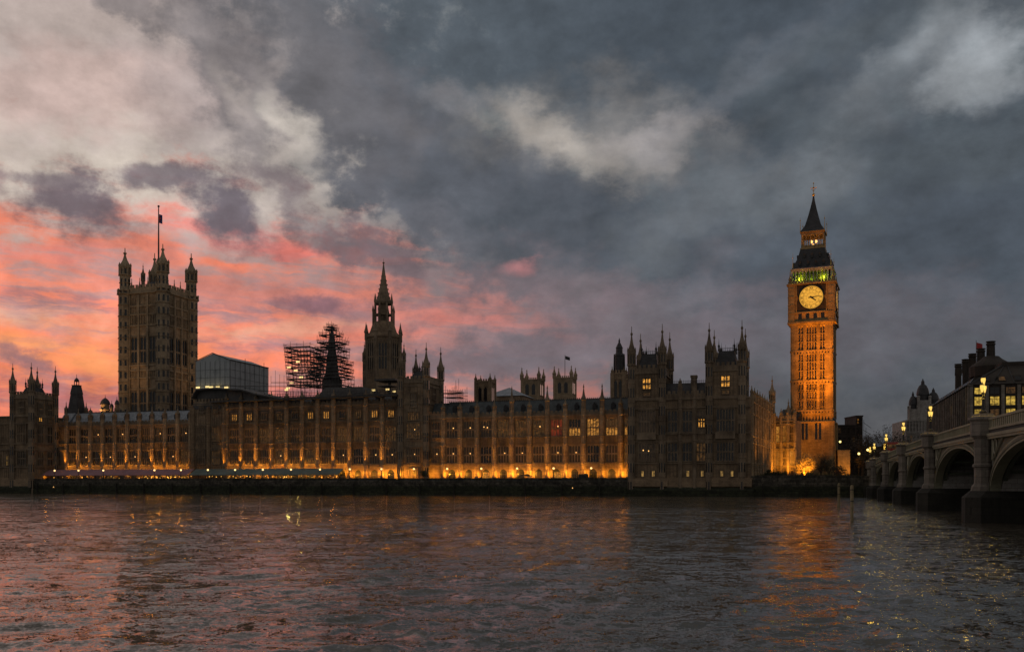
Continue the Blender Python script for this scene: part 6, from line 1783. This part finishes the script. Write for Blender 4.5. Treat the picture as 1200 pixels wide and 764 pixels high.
def bridge_lamp(t_, label, k=1.):
    z = par_z(t_) + .45
    r = thing('bridge_lamp', label, 'street lamp', W(BS - .35, t_, z), TH + R(68), 'three-lantern lamps on the bridge piers')
    m = MB(); m.lathe(0, 0, [(.30, 0), (.34, .18), (.16, .4), (.12, 1.3), (.2, 1.38), (.08, 1.5), (.07, 3.0), (.1, 3.05)], 8); m.build('post', 'iron', r)
    m = MB()
    for sx_ in (-1, 1):
        m.tube((0, 0, 1.75), (sx_ * .42, 0, 1.6), .04); m.tube((sx_ * .42, 0, 1.6), (sx_ * .52, 0, 1.95), .04)
    m.build('arms', 'iron', r)
    for (x, zz, rr) in ((-.42, 2.35, .20), (.42, 2.35, .20), (0, 3.05, .22)):
        l_ = MB(); l_.lathe(x, 0, [(rr * .45, zz - .34), (rr * .95, zz + .1), (rr * .9, zz + .28), (rr * .4, zz + .36)], 6); L_ = l_.build('lantern', 'bridge_globe', r)
        c_ = MB(); c_.lathe(x, 0, [(rr * 1.1, zz + .30), (rr * .5, zz + .44), (rr * .18, zz + .52), (.01, zz + .66)], 6); c_.build('cap', 'iron', L_)
    for zz in (2.4, 3.2): light('lantern_light', 'POINT', tuple(r.location + Vector((0, 0, zz))), 150, (1, .62, .08), .26)
    return r
lb = ['three-lantern lamp on the nearest bridge pier, before the yellow-lit office windows', 'three-lantern lamp on the second bridge pier from the right, in front of the domed building',
      'three-lantern lamp on the third bridge pier from the right', 'three-lantern lamp on the fourth bridge pier from the right', 'three-lantern lamp on the fifth, farthest bridge pier over the water', 'three-lantern lamp on the land end of the bridge']
for t_, l_ in zip(piers[3:] + [TE - 4], lb): bridge_lamp(t_, l_)
# street lamps beyond
for (px, py, Y, l_) in ((1017, 527, 285, 'street lamp with a bright globe left of the bridge end'), (1006.5, 531.5, 300, 'dimmer street lamp at the foot of the dark stepped block'), (984.5, 517.5, 330, 'small lamp above the little orange-lit building')):
    x, y = P(px, Y); r = thing('street_lamp', l_, 'street lamp', (x, y, TER), 0); zt_ = ZY(py, Y) - TER
    m = MB(); m.lathe(0, 0, [(.2, 0), (.1, .6), (.07, zt_ - .4)], 6); m.build('post', 'iron', r); m = MB(); m.ball(0, 0, zt_, .38); m.build('globe', 'street_globe', r)
# traffic signal glow
p = W(BS + 3, 222); r = thing('traffic_light', 'traffic light showing red at the far end of the bridge', 'traffic light', (p.x, p.y, par_z(222) - 1.1), 0)
m = MB(); m.tube((0, 0, 0), (0, 0, 2.3), .06); m.build('pole', 'iron', r); m = MB(); m.box(-.16, .16, -.12, .12, 2.3, 3.2); m.build('housing', 'black_paint', r)
m = MB(); m.ball(0, -.13, 3.0, .14); m.build('red_lamp', 'red_signal', r)

# vehicles on the bridge
def car(s, t_, label, body, kind='car'):
    z = par_z(t_) - 1.11; r = thing('car' if kind == 'car' else 'bus', label, kind, W(s, t_, z), TH)
    if kind == 'car': Lc, wc, prof = 4.3, .88, [(-2.15, .45), (-2.1, .85), (-1.2, .95), (-.6, 1.42), (.9, 1.44), (1.6, .98), (2.12, .88), (2.15, .4)]
    else: Lc, wc, prof = 10.5, 1.25, [(-5.2, .4), (-5.2, 4.2), (-5.0, 4.38), (5.0, 4.38), (5.2, 4.2), (5.25, .4)]
    n = len(prof); m = MB(); m.add([(-wc, y, z_) for y, z_ in prof] + [(wc, y, z_) for y, z_ in prof], [tuple(range(n)), tuple(range(2 * n - 1, n - 1, -1))] + [(i_, (i_ + 1) % n, n + (i_ + 1) % n, n + i_) for i_ in range(n)]); m.build('body', body, r)
    m = MB()
    if kind == 'car':
        for sx_ in (-1, 1): m.box(min(sx_ * wc, sx_ * (wc + .015)), max(sx_ * wc, sx_ * (wc + .015)), -.75, .95, 1.0, 1.34)
    else:
        for sx_ in (-1, 1):
            for (z0_, z1_) in ((1.2, 2.1), (3.0, 3.85)): m.box(min(sx_ * wc, sx_ * (wc + .015)), max(sx_ * wc, sx_ * (wc + .015)), -4.9, 4.9, z0_, z1_)
        m.box(-wc + .1, wc - .1, -5.23, -5.201, 3.0, 3.9); m.box(-wc + .1, wc - .1, -5.23, -5.201, 1.2, 2.3)
    m.build('window', 'glass' if kind == 'car' else 'dim_window', r)
    for y in (-Lc * .3, Lc * .3):
        for sx_ in (-1, 1): m = MB(); m.tube((sx_ * wc - sx_ * .2, y, .34), (sx_ * wc + sx_ * .02, y, .34), .34 if kind == 'car' else .5, n=12); m.build('wheel', 'rubber', r)
    for sx_ in (-1, 1): m = MB(); m.box(sx_ * (wc - .25) - .12, sx_ * (wc - .25) + .12, -Lc / 2 - .03, -Lc / 2 + .1, .62, .76); m.build('tail_lamp', 'red_signal', r)
car(BS + 2.6, 92.5, 'pale car on the bridge, its roof just showing over the parapet near the nearest lamp', 'white_paint')
car(BS + 2.6, 121, 'dark red car on the bridge between the nearest two lamps', 'red_paint')
car(BS + 2.6, 232, 'red double-deck bus at the far end of the bridge', 'red_paint', 'bus')

def person(s_, t_, label, coat, face):
    z = par_z(t_) - 1.11; r = thing('person', label, 'person', W(s_, t_, z), TH + face, 'people on the bridge pavement')
    bm = bmesh.new()
    J = [((0, 0, .95), .15), ((0, 0, 1.2), .15), ((0, 0, 1.42), .13), ((0, 0, 1.53), .06), ((0, -.01, 1.62), .085), ((0, -.01, 1.72), .085),
         ((.19, 0, 1.40), .06), ((.23, .03, 1.13), .048), ((.2, -.12, .92), .036), ((-.19, 0, 1.40), .06), ((-.23, .02, 1.13), .048), ((-.2, -.06, .9), .036),
         ((.09, 0, .88), .095), ((.10, -.06, .48), .07), ((.1, .05, .08), .05), ((.1, -.10, .04), .045), ((-.09, 0, .88), .095), ((-.10, .06, .48), .07), ((-.1, .20, .10), .05), ((-.1, .06, .05), .045)]
    E = [(0, 1), (1, 2), (2, 3), (3, 4), (4, 5), (2, 6), (6, 7), (7, 8), (2, 9), (9, 10), (10, 11), (0, 12), (12, 13), (13, 14), (14, 15), (0, 16), (16, 17), (17, 18), (18, 19)]
    me = bpy.data.meshes.new('person'); me.from_pydata([p for p, _ in J], E, []); o = bpy.data.objects.new('tmp', me); col.objects.link(o)
    md = o.modifiers.new('s', 'SKIN'); 
    for i, (_, rr) in enumerate(J): me.skin_vertices[0].data[i].radius = (rr, rr)
    me.skin_vertices[0].data[0].use_root = True
    o.modifiers.new('d', 'SUBSURF').levels = 1
    dg = bpy.context.evaluated_depsgraph_get(); body = bpy.data.meshes.new_from_object(o.evaluated_get(dg)); bpy.data.objects.remove(o)
    body.materials.clear(); body.materials.append(MATS[coat]); body.name = 'body'; place(body, 'body', r)
    h = MB(); h.ball(0, -.005, 1.68, .115, 10); h.build('hair', 'black_paint', r)
person(BS + 1.3, 104, 'person in a dark coat walking on the bridge, the nearest of the walkers', 'dark_canvas', .2)
person(BS + 1.5, 115, 'person in a red jacket walking on the bridge between the nearest two lamps', 'red_cloth', PI)
person(BS + 1.3, 129, 'person in a pale coat on the bridge just before the second lamp', 'white_cloth', .1)

# mooring posts
for (px, Y, pt, l_, w_) in ((983, 131, 566, 'slimmer timber mooring post standing in the river, farther from the camera', .26), (998.3, 90, 568.2, 'thicker timber mooring post standing in the river, nearer the camera', .24)):
    x, y = P(px, Y); r = thing('mooring_post', l_, 'mooring post', (x, y, -3), R(12))
    zt_ = ZY(pt, Y) + 3
    m = MB(); m.frustum(-w_ / 2, w_ / 2, -w_ / 2, w_ / 2, 0, -w_ / 2 * .9, w_ / 2 * .9, -w_ / 2 * .9, w_ / 2 * .9, zt_ - .12); m.frustum(-w_ * .45, w_ * .45, -w_ * .45, w_ * .45, zt_ - .12, -w_ * .3, w_ * .3, -w_ * .3, w_ * .3, zt_); m.build('pile', 'timber', r)
    m = MB()
    for z in (zt_ - .5, zt_ - 1.6): m.box(-w_ * .55, w_ * .55, -w_ * .55, w_ * .55, z, z + .1)
    m.build('iron_band', 'iron', r)
# small navigation lights on the river wall
for px, l_ in ((63, 'tiny amber light low on the river wall at the far left'), (671, 'tiny amber light low on the river wall below the right wing')):
    r = thing('wall_light', l_, 'wall light', W(S(px, TW - .9), TW - 1.0, 2.0), TH)
    m = MB(); m.box(-.08, .08, 0, .5, -.1, .0); m.build('bracket', 'iron', r); m = MB(); m.ball(0, 0, .14, .13); m.build('lamp', 'room_lamp', r)

# ------------------------------------------------------------ floodlighting of the palace (real lamps at the wall foot)
def wl(s, t_, z, e, sz=.25, aim=None, spot=None, col_=AMBER, name='floodlight'):
    if spot: light(name, 'SPOT', W(s, t_, z), e, col_, sz, aim=aim, spot=spot)
    else: light(name, 'SPOT', W(s, t_, z), e, col_, sz, aim=W(s, TF + 2, z - .3 if z > 7.5 else z + .6), spot=150, blend=.5)
random.seed(21)
wL = (sL1 - sL0) / 10; wC = (sC1 - sC0) / 11
def up(s_, z, e, top, off=2.0, spot=60, t0=TF):
    """narrow uplight at the foot of a buttress"""
    wl(s_, t0 - off, z, e, .2, aim=W(s_, t0 - .2, top), spot=spot)
for k in range(10):       # left wing: lamps on the ledge above the marquee
    s = sL0 + (k + .5) * wL; e = (150, 130, 70, 100, 80, 100, 60, 160, 110, 100)[k]
    for d in (-1.4, 1.4): wl(s + d, TF - 1.35, 6.8, e * (1.0 if k < 6 else 2.2), .15)
    wl(s - 1.2, TF - .7, 9.6, e * .55, .12); wl(s + 1.2, TF - .7, 9.6, e * .45, .12)
    up(sL0 + k * wL, 9.5, (520, 220, 110, 300, 130, 420, 130, 600, 330, 220)[k] * 3.2, 15)
    up(sL0 + k * wL, 8.2, random.uniform(900, 2000), 22, 3.0, 34)
up(sL0 + 10 * wL, 8.2, 300, 16)
for k in range(11):
    s = sC0 + (k + .5) * wC
    for d in (-1.4, 1.4): wl(s + d, TF - 1.35, 6.8 if k < 8 else 6.2, (260 if k < 8 else 340) * random.choice((.3, .7, 1., 1.2, 1.3)), .15)
    if k < 8: wl(s - 1.2, TF - .7, 9.6, 75 * random.uniform(.7, 1.2), .12); wl(s + 1.2, TF - .7, 9.6, 75 * random.uniform(.7, 1.2), .12)
    up(sC0 + k * wC, 9.4, random.uniform(700, 1300), 15)
    up(sC0 + k * wC, 8.2, random.uniform(1500, 3000), 25, 2.6, 34)
wl((S(469.5, TF) + S(499.5, TF)) / 2, TF - 2.2, 6.2, 700); up(S(499.5, TF), 5.2, 700, 16, 3.2); wl(S(508, TF), TF - 1.4, 6.2, 560); wl(S(474, TF), TF - 2.1, 6.2, 420)
for k in range(11):
    s = sR0 - wR + (k + .5) * wR
    for d in (-1.5, 1.5): wl(s + d, TF - 1.35, 6.2, 360 * random.choice((.35, .8, 1., 1.15, 1.35)), .15)
    up(sR0 - wR + k * wR, 5.4, random.uniform(500, 2100), 15, 2.4)
    up(sR0 - wR + k * wR, 5.4, random.uniform(1600, 4200), 24, 3.4, 34)
# return wing
nv = Vector((dv.y, -dv.x)).normalized()
for k in range(6):
    f = (k + .5) / 6; p = ca + dv * f + nv * 5.5
    light('floodlight', 'SPOT', (p.x, p.y, TER + .8), 4200, AMBER, .3, aim=(p.x - nv.x * 3.0, p.y - nv.y * 3.0, 20), spot=78, blend=.9)
for px, Y in ((912, 292), (922, 290)):
    x, y = P(px, Y); light('floodlight', 'SPOT', (x, y, TER + .6), 3800, AMBER, .25, aim=(x + 1, y + 9, 16), spot=85)
# clock tower floods
for (px, Y, e, az, sp) in ((948, 279, 9500, 22, 46), (957, 279, 60000, 33, 32), (955, 277, 250000, 43, 24), (950, 275, 90000, 62, 24), (961, 275, 70000, 64, 22)):
    x, y = P(px, Y); light('tower_floodlight', 'SPOT', (x, y, TER + .5), e, (1, .30, .010), .4, aim=(cx, cy - 5, az), spot=sp, blend=.95)
